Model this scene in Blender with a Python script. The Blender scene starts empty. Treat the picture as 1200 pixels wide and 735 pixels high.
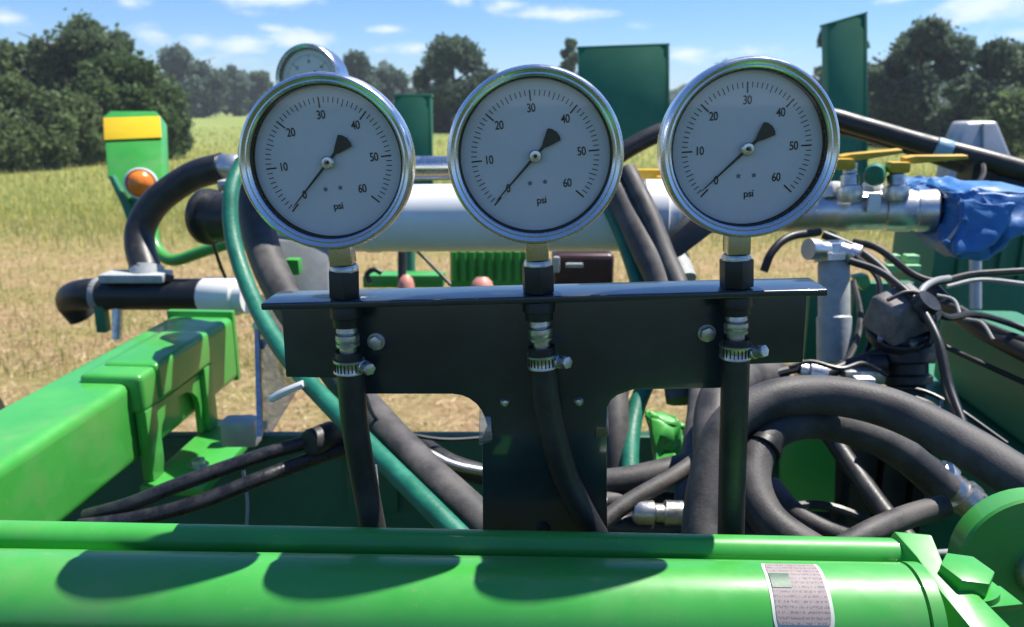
import bpy, bmesh, math, random
import numpy as np
from mathutils import Vector, Matrix, noise
random.seed(7)
S = bpy.context.scene
COL = S.collection
R = math.radians
# ------------------------------------------------------------------ camera, sky, sun
CAM = Vector((0, 0, 1.75)); PITCH = R(14.7); F = 942.0
cd = bpy.data.cameras.new('camera'); cam = bpy.data.objects.new('camera', cd); COL.objects.link(cam)
cam.location = CAM; cam.rotation_euler = (R(90) - PITCH, 0, 0)
cd.sensor_width = 36; cd.lens = 36 * F / 1200; cd.clip_start = 0.02; cd.clip_end = 6000
cd.dof.use_dof = True; cd.dof.focus_distance = 0.45; cd.dof.aperture_fstop = 14
S.camera = cam
SUN_EL, SUN_AZ = R(63.5), R(60)
sd = bpy.data.lights.new('sun', 'SUN'); so = bpy.data.objects.new('sun', sd); COL.objects.link(so)
sd.energy = 4.4; sd.angle = R(0.5); sd.color = (1, 0.95, 0.87)
sdir = Vector((math.sin(SUN_AZ) * math.cos(SUN_EL), math.cos(SUN_AZ) * math.cos(SUN_EL), math.sin(SUN_EL)))
so.rotation_euler = sdir.to_track_quat('Z', 'Y').to_euler(); so.location = sdir * 20
S.view_settings.view_transform = 'Standard'; S.view_settings.look = 'None'
S.view_settings.exposure = 1.0; S.view_settings.gamma = 1
S.cycles.max_bounces = 8; S.cycles.transparent_max_bounces = 16
S.cycles.use_denoising = True; S.cycles.caustics_reflective = False; S.cycles.caustics_refractive = False

W = bpy.data.worlds.new('World'); S.world = W; W.use_nodes = True
nt = W.node_tree; N = nt.nodes; L = nt.links
for n in list(N): N.remove(n)
def wn(t, **k):
    n = N.new(t)
    for a, b in k.items(): setattr(n, a, b)
    return n
def wm(op, a, b=None):
    n = wn('ShaderNodeMath', operation=op)
    for i, v in enumerate((a, b)):
        if v is None: continue
        if isinstance(v, (int, float)): n.inputs[i].default_value = v
        else: L.new(v, n.inputs[i])
    return n.outputs[0]
sky = wn('ShaderNodeTexSky', sky_type='NISHITA', sun_disc=False, sun_elevation=SUN_EL, sun_rotation=SUN_AZ,
         altitude=300, air_density=1.0, dust_density=0.05, ozone_density=5.0)
hsv = wn('ShaderNodeHueSaturation'); hsv.inputs['Saturation'].default_value = 1.05; hsv.inputs['Value'].default_value = 0.85
tn = wn('ShaderNodeMix', data_type='RGBA', blend_type='MULTIPLY'); tn.inputs[0].default_value = 1; L.new(sky.outputs[0], tn.inputs[6]); tn.inputs[7].default_value = (.68, .83, 1.06, 1)
L.new(tn.outputs[2], hsv.inputs['Color'])
tc = wn('ShaderNodeTexCoord'); sx = wn('ShaderNodeSeparateXYZ'); L.new(tc.outputs['Generated'], sx.inputs[0])
X_, Y_, Z_ = sx.outputs
hor = wm('MAXIMUM', wm('SQRT', wm('ADD', wm('MULTIPLY', X_, X_), wm('MULTIPLY', Y_, Y_))), 0.05)
az = wm('ARCTAN2', X_, Y_); el = wm('ARCTAN2', Z_, hor)
def noise_at(su, sv, detail, off):
    c = wn('ShaderNodeCombineXYZ'); L.new(wm('MULTIPLY', az, su), c.inputs[0]); L.new(wm('MULTIPLY', el, sv), c.inputs[1]); c.inputs[2].default_value = off
    t = wn('ShaderNodeTexNoise'); t.inputs['Scale'].default_value = 1; t.inputs['Detail'].default_value = detail; t.inputs['Roughness'].default_value = .62
    L.new(c.outputs[0], t.inputs['Vector']); return t.outputs['Fac']
n1 = noise_at(16, 46, 6, 3.1); n2 = noise_at(7, 13, 6, 8.4)
def ang(px, py):   # direction of a photo pixel as azimuth / elevation
    v = Vector(((px - 600) / F, math.cos(PITCH) + (367.5 - py) / F * math.sin(PITCH), -math.sin(PITCH) + (367.5 - py) / F * math.cos(PITCH)))
    return math.atan2(v.x, v.y), math.atan2(v.z, math.hypot(v.x, v.y))
acc = None
for px, py, a, b, s in [(320, -2, 75, 18, 1), (150, 2, 22, 10, .8), (5, 22, 26, 12, .8), (178, 40, 30, 11, .75), (232, 44, 28, 14, .8), (290, 50, 50, 14, .9),
                     (345, 48, 42, 16, .95), (322, 34, 22, 6, .6), (455, 34, 26, 8, .75), (482, 58, 34, 10, .7), (440, 58, 30, 8, .5), (592, 5, 26, 10, .85), (655, 16, 62, 10, .95),
                     (535, 2, 18, 8, .6), (800, 64, 36, 10, .7), (880, 60, 40, 10, .8), (1150, 8, 72, 20, 1.1), (1105, 13, 36, 9, .8), (1050, 0, 40, 8, .6), (760, 30, 30, 6, .35),
                     (1185, 40, 40, 8, .4), (580, 95, 60, 10, .45), (250, 75, 60, 10, .4), (20, 60, 60, 8, .35)]:
    u, v = ang(px, py)
    du = wm('DIVIDE', wm('SUBTRACT', az, u), a / F); dv = wm('DIVIDE', wm('SUBTRACT', el, v), b / F)
    q = wm('MULTIPLY', wm('SUBTRACT', 1.0, wm('SQRT', wm('ADD', wm('MULTIPLY', du, du), wm('MULTIPLY', dv, dv)))), s)
    acc = q if acc is None else wm('MAXIMUM', acc, q)
blob = wm('ADD', wm('MAXIMUM', acc, -1.0), wm('MULTIPLY', wm('SUBTRACT', n1, 0.5), 2.4))
gen = wm('ADD', wm('MULTIPLY', wm('SUBTRACT', n2, 0.6), 4.0), wm('MINIMUM', wm('MULTIPLY', wm('SUBTRACT', el, 0.20), 6.0), 0.0))
mr = wn('ShaderNodeMapRange', interpolation_type='SMOOTHSTEP'); L.new(wm('MAXIMUM', blob, gen), mr.inputs[0])
mr.inputs[1].default_value = 0.0; mr.inputs[2].default_value = 1.0; mr.inputs[3].default_value = 0; mr.inputs[4].default_value = .72
mx = wn('ShaderNodeMix', data_type='RGBA'); L.new(mr.outputs[0], mx.inputs[0]); L.new(hsv.outputs[0], mx.inputs[6]); mx.inputs[7].default_value = (6.6, 6.9, 7.4, 1)
bg = wn('ShaderNodeBackground'); bg.inputs[1].default_value = 0.085; L.new(mx.outputs[2], bg.inputs[0])
wo = wn('ShaderNodeOutputWorld'); L.new(bg.outputs[0], wo.inputs[0])

# ------------------------------------------------------------------ placing
CR, CUP, CFW = Vector((1, 0, 0)), Vector((0, math.sin(PITCH), math.cos(PITCH))), Vector((0, math.cos(PITCH), -math.sin(PITCH)))
def ray(px, py): return CR * ((px - 600) / F) + CUP * ((367.5 - py) / F) + CFW
def P(px, py, d): return CAM + ray(px, py) * d
def proj(p):
    q = p - CAM; d = q.dot(CFW); return 600 + F * q.dot(CR) / d, 367.5 - F * q.dot(CUP) / d, d
def G(px, py):   # point of the ground plane seen at a pixel
    r = ray(px, py); return CAM + r * (-CAM.z / r.z)

# ------------------------------------------------------------------ materials
MATS = {}
def mat(name, col, rough=.5, metal=0, col2=None, scale=20, bump=0, bscale=200, spec=.5, coat=0, rvar=.0, stretch=(1, 1, 1), lo=.4, hi=.65, dust=0, dcol=(.30, .27, .19)):
    m = bpy.data.materials.new(name); m.use_nodes = True; t = m.node_tree; b = t.nodes['Principled BSDF']
    b.inputs['Base Color'].default_value = (*col, 1); b.inputs['Roughness'].default_value = rough; b.inputs['Metallic'].default_value = metal
    b.inputs['Specular IOR Level'].default_value = spec; b.inputs['Coat Weight'].default_value = coat; b.inputs['Coat Roughness'].default_value = .08
    g = t.nodes.new('ShaderNodeNewGeometry'); mp = t.nodes.new('ShaderNodeMapping'); mp.inputs['Scale'].default_value = stretch
    t.links.new(g.outputs['Position'], mp.inputs[0])
    if col2 or rvar:
        n = t.nodes.new('ShaderNodeTexNoise'); n.inputs['Scale'].default_value = scale; n.inputs['Detail'].default_value = 8; n.inputs['Roughness'].default_value = .65
        t.links.new(mp.outputs[0], n.inputs['Vector'])
        r = t.nodes.new('ShaderNodeMapRange'); r.inputs[1].default_value = lo; r.inputs[2].default_value = hi; t.links.new(n.outputs['Fac'], r.inputs[0])
        if col2:
            x = t.nodes.new('ShaderNodeMix'); x.data_type = 'RGBA'; x.inputs[6].default_value = (*col, 1); x.inputs[7].default_value = (*col2, 1)
            t.links.new(r.outputs[0], x.inputs[0]); t.links.new(x.outputs[2], b.inputs['Base Color'])
        if rvar:
            r2 = t.nodes.new('ShaderNodeMapRange'); r2.inputs[3].default_value = rough; r2.inputs[4].default_value = rough + rvar
            t.links.new(r.outputs[0], r2.inputs[0]); t.links.new(r2.outputs[0], b.inputs['Roughness'])
    if dust:
        src = b.inputs['Base Color'].links[0].from_socket; prev = None
        for sc_, a_, b2_ in ((170, .60, .72), (11, .52, .78)):
            n3 = t.nodes.new('ShaderNodeTexNoise'); n3.inputs['Scale'].default_value = sc_; n3.inputs['Detail'].default_value = 6; n3.inputs['Roughness'].default_value = .7
            t.links.new(mp.outputs[0], n3.inputs['Vector'])
            r3 = t.nodes.new('ShaderNodeMapRange'); r3.inputs[1].default_value = a_; r3.inputs[2].default_value = b2_; r3.inputs[4].default_value = dust; t.links.new(n3.outputs['Fac'], r3.inputs[0])
            x3 = t.nodes.new('ShaderNodeMix'); x3.data_type = 'RGBA'; x3.inputs[7].default_value = (*dcol, 1); t.links.new(r3.outputs[0], x3.inputs[0]); t.links.new(src, x3.inputs[6]); src = x3.outputs[2]
        t.links.new(src, b.inputs['Base Color'])
    if bump:
        n2 = t.nodes.new('ShaderNodeTexNoise'); n2.inputs['Scale'].default_value = bscale; n2.inputs['Detail'].default_value = 4
        t.links.new(mp.outputs[0], n2.inputs['Vector'])
        bp = t.nodes.new('ShaderNodeBump'); bp.inputs['Strength'].default_value = bump; bp.inputs['Distance'].default_value = .002
        t.links.new(n2.outputs['Fac'], bp.inputs['Height']); t.links.new(bp.outputs[0], b.inputs['Normal'])
    MATS[name] = m; return m
GREEN = mat('green_paint', (.048, .33, .048), .30, col2=(.06, .36, .06), scale=14, bump=.05, bscale=60, coat=.28, rvar=.2, dust=.28)
DGREEN = mat('dark_and_shade_green', (.018, .165, .08), .5, col2=(.024, .195, .10), scale=9, bump=.05, rvar=.1, dust=.10)  # dark green of the panels; on the right beam it stands for shade
BLACK = mat('black_powder_coat', (.011, .020, .029), .30, col2=(.017, .027, .037), scale=25, bump=.03, bscale=900, rvar=.12, coat=.75, dust=.11, dcol=(.12, .12, .12))
FLAT = mat('black_plastic', (.010, .011, .012), .38, col2=(.02, .021, .022), scale=50, rvar=.15)
RUBBER = mat('black_rubber', (.016, .016, .017), .42, col2=(.045, .043, .042), scale=30, bump=.12, bscale=400, rvar=.2, lo=.45, hi=.75, dust=.18, dcol=(.16, .15, .135))
SHINY = mat('shiny_black_hose', (.012, .012, .014), .22, col2=(.03, .03, .032), scale=60, bump=.2, bscale=500, rvar=.25)
DUSTY = mat('dusty_rubber_hose', (.030, .029, .029), .55, col2=(.095, .088, .085), scale=26, bump=.14, bscale=500, rvar=.15, dust=.3, dcol=(.17, .155, .14))
GHOSE = mat('green_hose', (.006, .13, .08), .45, col2=(.012, .19, .12), scale=40, bump=.2, bscale=220, rvar=.15)
CHROME = mat('polished_steel', (.74, .74, .74), .22, 1, rvar=.12, scale=60)
STEEL = mat('zinc_plated_steel', (.62, .62, .60), .30, 1, col2=(.42, .42, .41), scale=120, rvar=.2, bump=.1, bscale=400)
ALU = mat('cast_aluminium', (.70, .70, .69), .33, 1, col2=(.5, .5, .5), scale=40, rvar=.2, bump=.1)
BRASS = mat('nickel_brass', (.66, .61, .52), .24, 1, col2=(.55, .53, .48), scale=80, rvar=.15)
GALV = mat('galvanised_sheet', (.50, .51, .52), .5, .6, col2=(.40, .41, .42), scale=18, rvar=.15)
DEEP = mat('emblem_and_shade_green', (.008, .075, .035), .42, col2=(.012, .095, .05), scale=9, bump=.05, rvar=.15, dust=.12)  # emblem green; on the cross member it paints in the shade
WHITE = mat('white_pvc', (.84, .84, .83), .32, col2=(.76, .76, .74), scale=9, bump=.03, bscale=40, rvar=.1)
GREYP = mat('grey_plastic', (.33, .34, .34), .45, col2=(.24, .25, .25), scale=20, bump=.1)
DIALM = mat('dial_white', (.77, .765, .755), .5, col2=(.73, .725, .715), scale=40)
INK = mat('black_ink', (.010, .012, .016), .5)
GREYINK = mat('grey_ink', (.16, .17, .18), .5)
YEL = mat('yellow_paint', (.62, .38, .012), .4, col2=(.5, .30, .012), scale=40, rvar=.15)
YELB = mat('bright_yellow_film', (.80, .58, .02), .35, col2=(.85, .50, .02), scale=8)
ORANGE = mat('orange_lens', (.85, .20, .02), .22, col2=(.9, .27, .04), scale=60, bump=.3, bscale=300)
REDP = mat('faded_red_plastic', (.62, .27, .21), .5, col2=(.55, .20, .15), scale=30)
MAROON = mat('maroon_plastic', (.04, .014, .018), .35, col2=(.06, .025, .028), scale=60)
BLUE = mat('blue_plastic', (.02, .13, .36), .45, col2=(.04, .19, .46), scale=30, bump=.5, bscale=60, rvar=.2)
FROST = mat('frosted_plastic', (.46, .48, .47), .45, col2=(.36, .38, .37), scale=60, bump=.15, bscale=120, rvar=.2)
CAPM = mat('dusty_grey_plastic', (.10, .092, .09), .45, col2=(.24, .215, .205), scale=40, bump=.1, rvar=.2)
def clear_mat(name, tint, mixf, rough):
    m = bpy.data.materials.new(name); m.use_nodes = True; t = m.node_tree; t.nodes.clear()
    tr = t.nodes.new('ShaderNodeBsdfTransparent'); tr.inputs[0].default_value = (*tint, 1)
    gl = t.nodes.new('ShaderNodeBsdfGlossy'); gl.inputs['Roughness'].default_value = rough
    fr = t.nodes.new('ShaderNodeFresnel'); fr.inputs[0].default_value = 1.5
    ad = t.nodes.new('ShaderNodeMath'); ad.operation = 'ADD'; ad.inputs[1].default_value = mixf; t.links.new(fr.outputs[0], ad.inputs[0])
    mi = t.nodes.new('ShaderNodeMixShader'); t.links.new(ad.outputs[0], mi.inputs[0]); t.links.new(tr.outputs[0], mi.inputs[1]); t.links.new(gl.outputs[0], mi.inputs[2])
    o = t.nodes.new('ShaderNodeOutputMaterial'); t.links.new(mi.outputs[0], o.inputs[0]); return m
GLASS = clear_mat('gauge_glass', (.96, .97, .97), .015, .015)
CLEAR = clear_mat('clear_plastic', (.72, .76, .77), .12, .12)
def attr_mat(name, rough=.6, trans=.25, mult=1.0):
    m = bpy.data.materials.new(name); m.use_nodes = True; t = m.node_tree; b = t.nodes['Principled BSDF']
    a = t.nodes.new('ShaderNodeAttribute'); a.attribute_name = 'tint'; t.links.new(a.outputs['Color'], b.inputs['Base Color'])
    b.inputs['Roughness'].default_value = rough; b.inputs['Specular IOR Level'].default_value = .15
    tl = t.nodes.new('ShaderNodeBsdfTranslucent'); t.links.new(a.outputs['Color'], tl.inputs[0])
    mi = t.nodes.new('ShaderNodeMixShader'); mi.inputs[0].default_value = trans
    o = t.nodes['Material Output']; t.links.new(b.outputs[0], mi.inputs[1]); t.links.new(tl.outputs[0], mi.inputs[2]); t.links.new(mi.outputs[0], o.inputs[0]); return m
LEAF = attr_mat('leaf', .6, .45); BLADE = attr_mat('grass_blade', .6, .3)
BARK = mat('bark', (.07, .05, .035), .9, col2=(.04, .03, .022), scale=6, bump=.5, bscale=20)

# ------------------------------------------------------------------ geometry helpers: all give (verts, faces)
def merge(*gs):
    V, Fc = [], []
    for v, f in gs:
        o = len(V); V += list(v); Fc += [[i + o for i in q] for q in f]
    return V, Fc
def xf(g, M): return [M @ Vector(v) for v in g[0]], g[1]
def catmull(pts, per=8):
    pts = [Vector(p) for p in pts]
    if len(pts) < 3: return pts
    e = [pts[0] * 2 - pts[1]] + pts + [pts[-1] * 2 - pts[-2]]; out = []
    for i in range(1, len(e) - 2):
        for k in range(per):
            t = k / per; a, b, c, d = e[i - 1:i + 3]
            out.append(.5 * ((2 * b) + (c - a) * t + (2 * a - 5 * b + 4 * c - d) * t * t + (3 * b - a - 3 * c + d) * t ** 3))
    out.append(pts[-1]); return out
def tube(pts, r, seg=14, smooth=True, per=8, caps=True, wob=0):
    rs = None
    if isinstance(r, (list, tuple)):
        rr = [Vector((q, 0, 0)) for q in r]; rs = [v.x for v in (catmull(rr, per) if smooth else rr)]
    c = catmull(pts, per) if smooth else [Vector(p) for p in pts]
    V, Fc = [], []; t = (c[1] - c[0]).normalized(); n = t.orthogonal().normalized()
    for i, p in enumerate(c):
        t = (c[min(i + 1, len(c) - 1)] - c[max(i - 1, 0)]).normalized()
        n = (n - t * n.dot(t)).normalized(); b = t.cross(n); q = rs[min(i, len(rs) - 1)] if rs else r
        if wob: q *= 1 + wob * noise.noise(p * 60)
        V += [p + (n * math.cos(2 * math.pi * k / seg) + b * math.sin(2 * math.pi * k / seg)) * q for k in range(seg)]
    for i in range(len(c) - 1):
        for k in range(seg): Fc.append([i * seg + k, i * seg + (k + 1) % seg, (i + 1) * seg + (k + 1) % seg, (i + 1) * seg + k])
    if caps: Fc += [list(range(seg))[::-1], [(len(c) - 1) * seg + k for k in range(seg)]]
    return V, Fc
def rod(a, b, r, seg=20): return tube([a, b], r, seg, smooth=False)
def lathe(prof, seg=48, M=Matrix()):      # prof of (r, h) about local Z
    V, Fc = [], []; n = len(prof)
    for k in range(seg):
        c, s = math.cos(2 * math.pi * k / seg), math.sin(2 * math.pi * k / seg)
        V += [M @ Vector((r * c, r * s, h)) for r, h in prof]
    for k in range(seg):
        j = (k + 1) % seg
        for i in range(n - 1): Fc.append([k * n + i, j * n + i, j * n + i + 1, k * n + i + 1])
    if prof[0][0] > 1e-6 and prof[0][0] != prof[-1][0] or (prof[0][0] > 1e-6 and prof[0][1] != prof[-1][1]): pass
    return V, Fc
def axisM(a, d, roll=0):                   # frame with local Z along d at a
    d = Vector(d).normalized(); return Matrix.Translation(a) @ d.to_track_quat('Z', 'Y').to_matrix().to_4x4() @ Matrix.Rotation(roll, 4, 'Z')
def turned(a, b, prof, seg=28):            # lathe along a->b; prof of (fraction, radius), closed at both ends
    a, b = Vector(a), Vector(b); l = (b - a).length
    pr = [(0.00001, prof[0][0] * l)] + [(r, t * l) for t, r in prof] + [(0.00001, prof[-1][0] * l)]
    return lathe(pr, seg, axisM(a, b - a))
def bev(g, w, seg=2, ang=R(30)):
    bm = bmesh.new(); vs = [bm.verts.new(v) for v in g[0]]
    for f in g[1]:
        try: bm.faces.new([vs[i] for i in f])
        except ValueError: pass
    bmesh.ops.recalc_face_normals(bm, faces=bm.faces[:])
    bm.normal_update()
    es = [e for e in bm.edges if len(e.link_faces) == 2 and e.calc_face_angle(0) > ang]
    bmesh.ops.bevel(bm, geom=es, offset=w, segments=seg, affect='EDGES', profile=.6, clamp_overlap=True)
    bm.verts.index_update(); out = [v.co.copy() for v in bm.verts], [[v.index for v in f.verts] for f in bm.faces]
    bm.free(); return out
def box(c, s, M=Matrix(), w=0, seg=2):
    x, y, z = [q / 2 for q in s]; c = Vector(c)
    V = [c + Vector((i * x, j * y, k * z)) for i in (-1, 1) for j in (-1, 1) for k in (-1, 1)]
    g = (V, [[0, 1, 3, 2], [4, 6, 7, 5], [0, 4, 5, 1], [2, 3, 7, 6], [0, 2, 6, 4], [1, 5, 7, 3]])
    if w: g = bev(g, w, seg)
    return xf(g, M)
def prism(poly, ext, w=0, seg=2):          # poly: 3-D points in a plane; ext: extrusion vector
    n = len(poly); ext = Vector(ext); V = [Vector(p) for p in poly] + [Vector(p) + ext for p in poly]
    Fc = [list(range(n)), list(range(n, 2 * n))[::-1]] + [[i, i + n, (i + 1) % n + n, (i + 1) % n] for i in range(n)]
    return bev((V, Fc), w, seg) if w else (V, Fc)
def hexnut(a, d, r, h, w=.0006, roll=0):
    M = axisM(a, d, roll); poly = [M @ Vector((r * math.cos(k * math.pi / 3), r * math.sin(k * math.pi / 3), 0)) for k in range(6)]
    return prism(poly, Vector(d).normalized() * h, w, 2)

OFF = {}
def finish(me, smooth):
    me.update()
    if smooth:
        me.polygons.foreach_set('use_smooth', [True] * len(me.polygons))
        try: me.set_sharp_from_angle(angle=R(38))
        except Exception: pass
def tag(o, label, cat, group=None):
    o['label'] = label; o['category'] = cat
    if group: o['group'] = group
    return o
def thing(name, label, cat, loc, group=None, M=None):
    o = bpy.data.objects.new(name, None); COL.objects.link(o); o.empty_display_size = .02
    if M is not None: o.matrix_world = M; OFF[o] = Vector((0, 0, 0))
    else: o.location = loc; OFF[o] = Vector(loc)
    return tag(o, label, cat, group)
def add(name, g, m, parent=None, smooth=True, label=None, cat=None, group=None, kind=None, loc=None):
    V, Fc = g
    if parent is not None: off = OFF[parent]; l = loc or Vector((0, 0, 0)); sub = off + l
    else:
        mn = [min(v[i] for v in V) for i in range(3)]; mxx = [max(v[i] for v in V) for i in range(3)]
        sub = Vector(((mn[0] + mxx[0]) / 2, (mn[1] + mxx[1]) / 2, mn[2])); l = sub; off = sub
    me = bpy.data.meshes.new(name); me.from_pydata([(Vector(v) - sub)[:] for v in V], [], Fc)
    bm = bmesh.new(); bm.from_mesh(me); bmesh.ops.recalc_face_normals(bm, faces=bm.faces[:]); bm.to_mesh(me); bm.free()
    me.materials.append(m); finish(me, smooth)
    o = bpy.data.objects.new(name, me); COL.objects.link(o); o.location = l
    if parent is not None: o.parent = parent
    OFF[o] = sub
    if label: o['label'] = label
    if cat: o['category'] = cat
    if group: o['group'] = group
    if kind: o['kind'] = kind
    return o
def kids(o): return [c for c in bpy.data.objects if c.parent == o]
def copy_tree(o, parent=None):
    c = o.copy(); COL.objects.link(c); OFF[c] = OFF.get(o, Vector())
    if parent: c.parent = parent
    for k in kids(o): copy_tree(k, c)
    return c
def text_mesh(s, size, mtx, m, name, parent, depth=.0001):
    cu = bpy.data.curves.new('t', 'FONT'); cu.body = s; cu.size = size; cu.align_x = 'CENTER'; cu.align_y = 'CENTER'; cu.extrude = depth; cu.resolution_u = 3; cu.offset = size * .012
    cu.space_character = .92
    o = bpy.data.objects.new('t', cu); COL.objects.link(o)
    me = bpy.data.meshes.new_from_object(o.evaluated_get(bpy.context.evaluated_depsgraph_get())); bpy.data.objects.remove(o); bpy.data.curves.remove(cu)
    me.transform(mtx); me.materials.clear(); me.materials.append(m); me.name = name
    q = bpy.data.objects.new(name, me); COL.objects.link(q); q.parent = parent; OFF[q] = Vector(); return q

# ------------------------------------------------------------------ ground
def ground_mat():
    m = bpy.data.materials.new('field_ground'); m.use_nodes = True; t = m.node_tree; b = t.nodes['Principled BSDF']; b.inputs['Roughness'].default_value = .95
    b.inputs['Specular IOR Level'].default_value = .1
    g = t.nodes.new('ShaderNodeNewGeometry'); s = t.nodes.new('ShaderNodeSeparateXYZ'); t.links.new(g.outputs['Position'], s.inputs[0])
    def nz(sc, d=6, rough=.6):
        n = t.nodes.new('ShaderNodeTexNoise'); n.inputs['Scale'].default_value = sc; n.inputs['Detail'].default_value = d; n.inputs['Roughness'].default_value = rough
        t.links.new(g.outputs['Position'], n.inputs['Vector']); return n.outputs['Fac']
    def rng(f, a, bb):
        n = t.nodes.new('ShaderNodeMapRange'); n.inputs[1].default_value = a; n.inputs[2].default_value = bb; t.links.new(f, n.inputs[0]); return n.outputs[0]
    def mix(f, a, bb):
        n = t.nodes.new('ShaderNodeMix'); n.data_type = 'RGBA'; t.links.new(f, n.inputs[0])
        for i, v in ((6, a), (7, bb)):
            if isinstance(v, tuple): n.inputs[i].default_value = (*v, 1)
            else: t.links.new(v, n.inputs[i])
        return n.outputs[2]
    straw = mix(rng(nz(14, 8, .75), .38, .62), (.32, .21, .105), (.60, .44, .25))
    straw = mix(rng(nz(1.3), .42, .62), straw, (.36, .31, .12))
    grass = mix(rng(nz(2.2, 8, .7), .35, .65), (.21, .26, .08), (.37, .34, .11))
    grass = mix(rng(nz(.25, 5), .5, .7), grass, (.24, .26, .06))
    far = mix(rng(nz(.06, 8, .7), .35, .65), (.20, .26, .075), (.28, .31, .10))
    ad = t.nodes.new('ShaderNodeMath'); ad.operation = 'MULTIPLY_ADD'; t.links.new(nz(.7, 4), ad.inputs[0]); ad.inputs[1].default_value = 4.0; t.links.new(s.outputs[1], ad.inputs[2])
    bounce_cut = mix(rng(nz(5, 8, .7), .35, .65), (.035, .055, .016), (.07, .085, .028)); straw = mix(rng(ad.outputs[0], 3.2, 4.6), bounce_cut, straw)  # ground out of view, darkened to cut warm bounce light on the gauges
    c = mix(rng(ad.outputs[0], 11.4, 13.2), straw, grass); c = mix(rng(ad.outputs[0], 30, 45), c, far)
    t.links.new(c, b.inputs['Base Color'])
    bp = t.nodes.new('ShaderNodeBump'); bp.inputs['Strength'].default_value = .9; bp.inputs['Distance'].default_value = .05; t.links.new(nz(26, 8, .8), bp.inputs['Height']); t.links.new(bp.outputs[0], b.inputs['Normal'])
    return m
def sheet(name, x0, x1, y0, y1, nx, ny, m, z=0):
    V = [(x0 + (x1 - x0) * i / nx, y0 + (y1 - y0) * j / ny, z) for j in range(ny + 1) for i in range(nx + 1)]
    Fc = [[j * (nx + 1) + i, j * (nx + 1) + i + 1, (j + 1) * (nx + 1) + i + 1, (j + 1) * (nx + 1) + i] for j in range(ny) for i in range(nx)]
    return add(name, (V, Fc), m, kind='structure', smooth=False)
sheet('ground', -800, 800, -800, 800, 8, 8, ground_mat())
def np_mesh(name, verts, nper, cols, m):
    n = len(verts) // nper; me = bpy.data.meshes.new(name)
    me.vertices.add(len(verts)); me.vertices.foreach_set('co', verts.astype(np.float32).ravel())
    me.loops.add(len(verts)); me.loops.foreach_set('vertex_index', np.arange(len(verts), dtype=np.int32))
    me.polygons.add(n); me.polygons.foreach_set('loop_start', np.arange(0, len(verts), nper, dtype=np.int32))
    me.update(calc_edges=True)
    at = me.color_attributes.new('tint', 'FLOAT_COLOR', 'POINT')
    c4 = np.ones((len(verts), 4), np.float32); c4[:, :3] = np.repeat(cols, nper, axis=0); at.data.foreach_set('color', c4.ravel())
    me.materials.append(m); o = bpy.data.objects.new(name, me); COL.objects.link(o); return o
rng = np.random.default_rng(11)
def blades(name, y0, y1, n, h0, h1, w, cols, flat, xl=-.72, xr=.72, edge=0):
    u = rng.random(n); y = 1 / (1 / y0 + u * (1 / y1 - 1 / y0)) if not flat else np.sqrt(y0 ** 2 + u * (y1 ** 2 - y0 ** 2))
    x = (xl + (xr - xl) * rng.random(n)) * y
    if edge: y = y + (rng.random(n) - .3) * edge
    a = rng.random(n) * 6.283; h = h0 + (h1 - h0) * rng.random(n) ** 1.5; lean = rng.random(n) * (1.5 if flat else .5)
    ww = w * (.6 + .8 * rng.random(n)) * (np.ones(n) if flat else np.maximum(1, y / 14))
    b = np.stack([x, y, np.full(n, .002 if not flat else .004) + (rng.random(n) * .05 if flat else 0)], 1)
    d = np.stack([np.cos(a), np.sin(a), np.zeros(n)], 1)
    p = np.stack([-np.sin(a + rng.random(n)), np.cos(a + rng.random(n)), np.zeros(n)], 1)
    tip = b + d * (h * np.sin(lean))[:, None]; tip[:, 2] += h * np.cos(lean) * (.25 if flat else 1)
    V = np.stack([b - p * ww[:, None], b + p * ww[:, None], tip], 1).reshape(-1, 3)
    cl = np.array(cols)[rng.integers(0, len(cols), n)] * (.75 + .5 * rng.random((n, 1)))
    o = np_mesh(name, V, 3, cl, BLADE); o['kind'] = 'stuff'; return o
blades('mown_straw', 3.4, 12.5, 90000, .05, .16, .0035, [(.66, .51, .30), (.56, .40, .21), (.40, .27, .14), (.76, .63, .42), (.40, .37, .14), (.50, .45, .18)], True)
blades('meadow_grass', 10.2, 60, 75000, .06, .20, .007, [(.36, .41, .13), (.44, .43, .14), (.30, .38, .12), (.52, .46, .16), (.40, .43, .13), (.60, .52, .11)], False, edge=2.4)
blades('stubble_tufts', 5.0, 12.5, 16000, .04, .13, .004, [(.30, .33, .09), (.46, .40, .14), (.24, .28, .07), (.52, .43, .19)], False)

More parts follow.
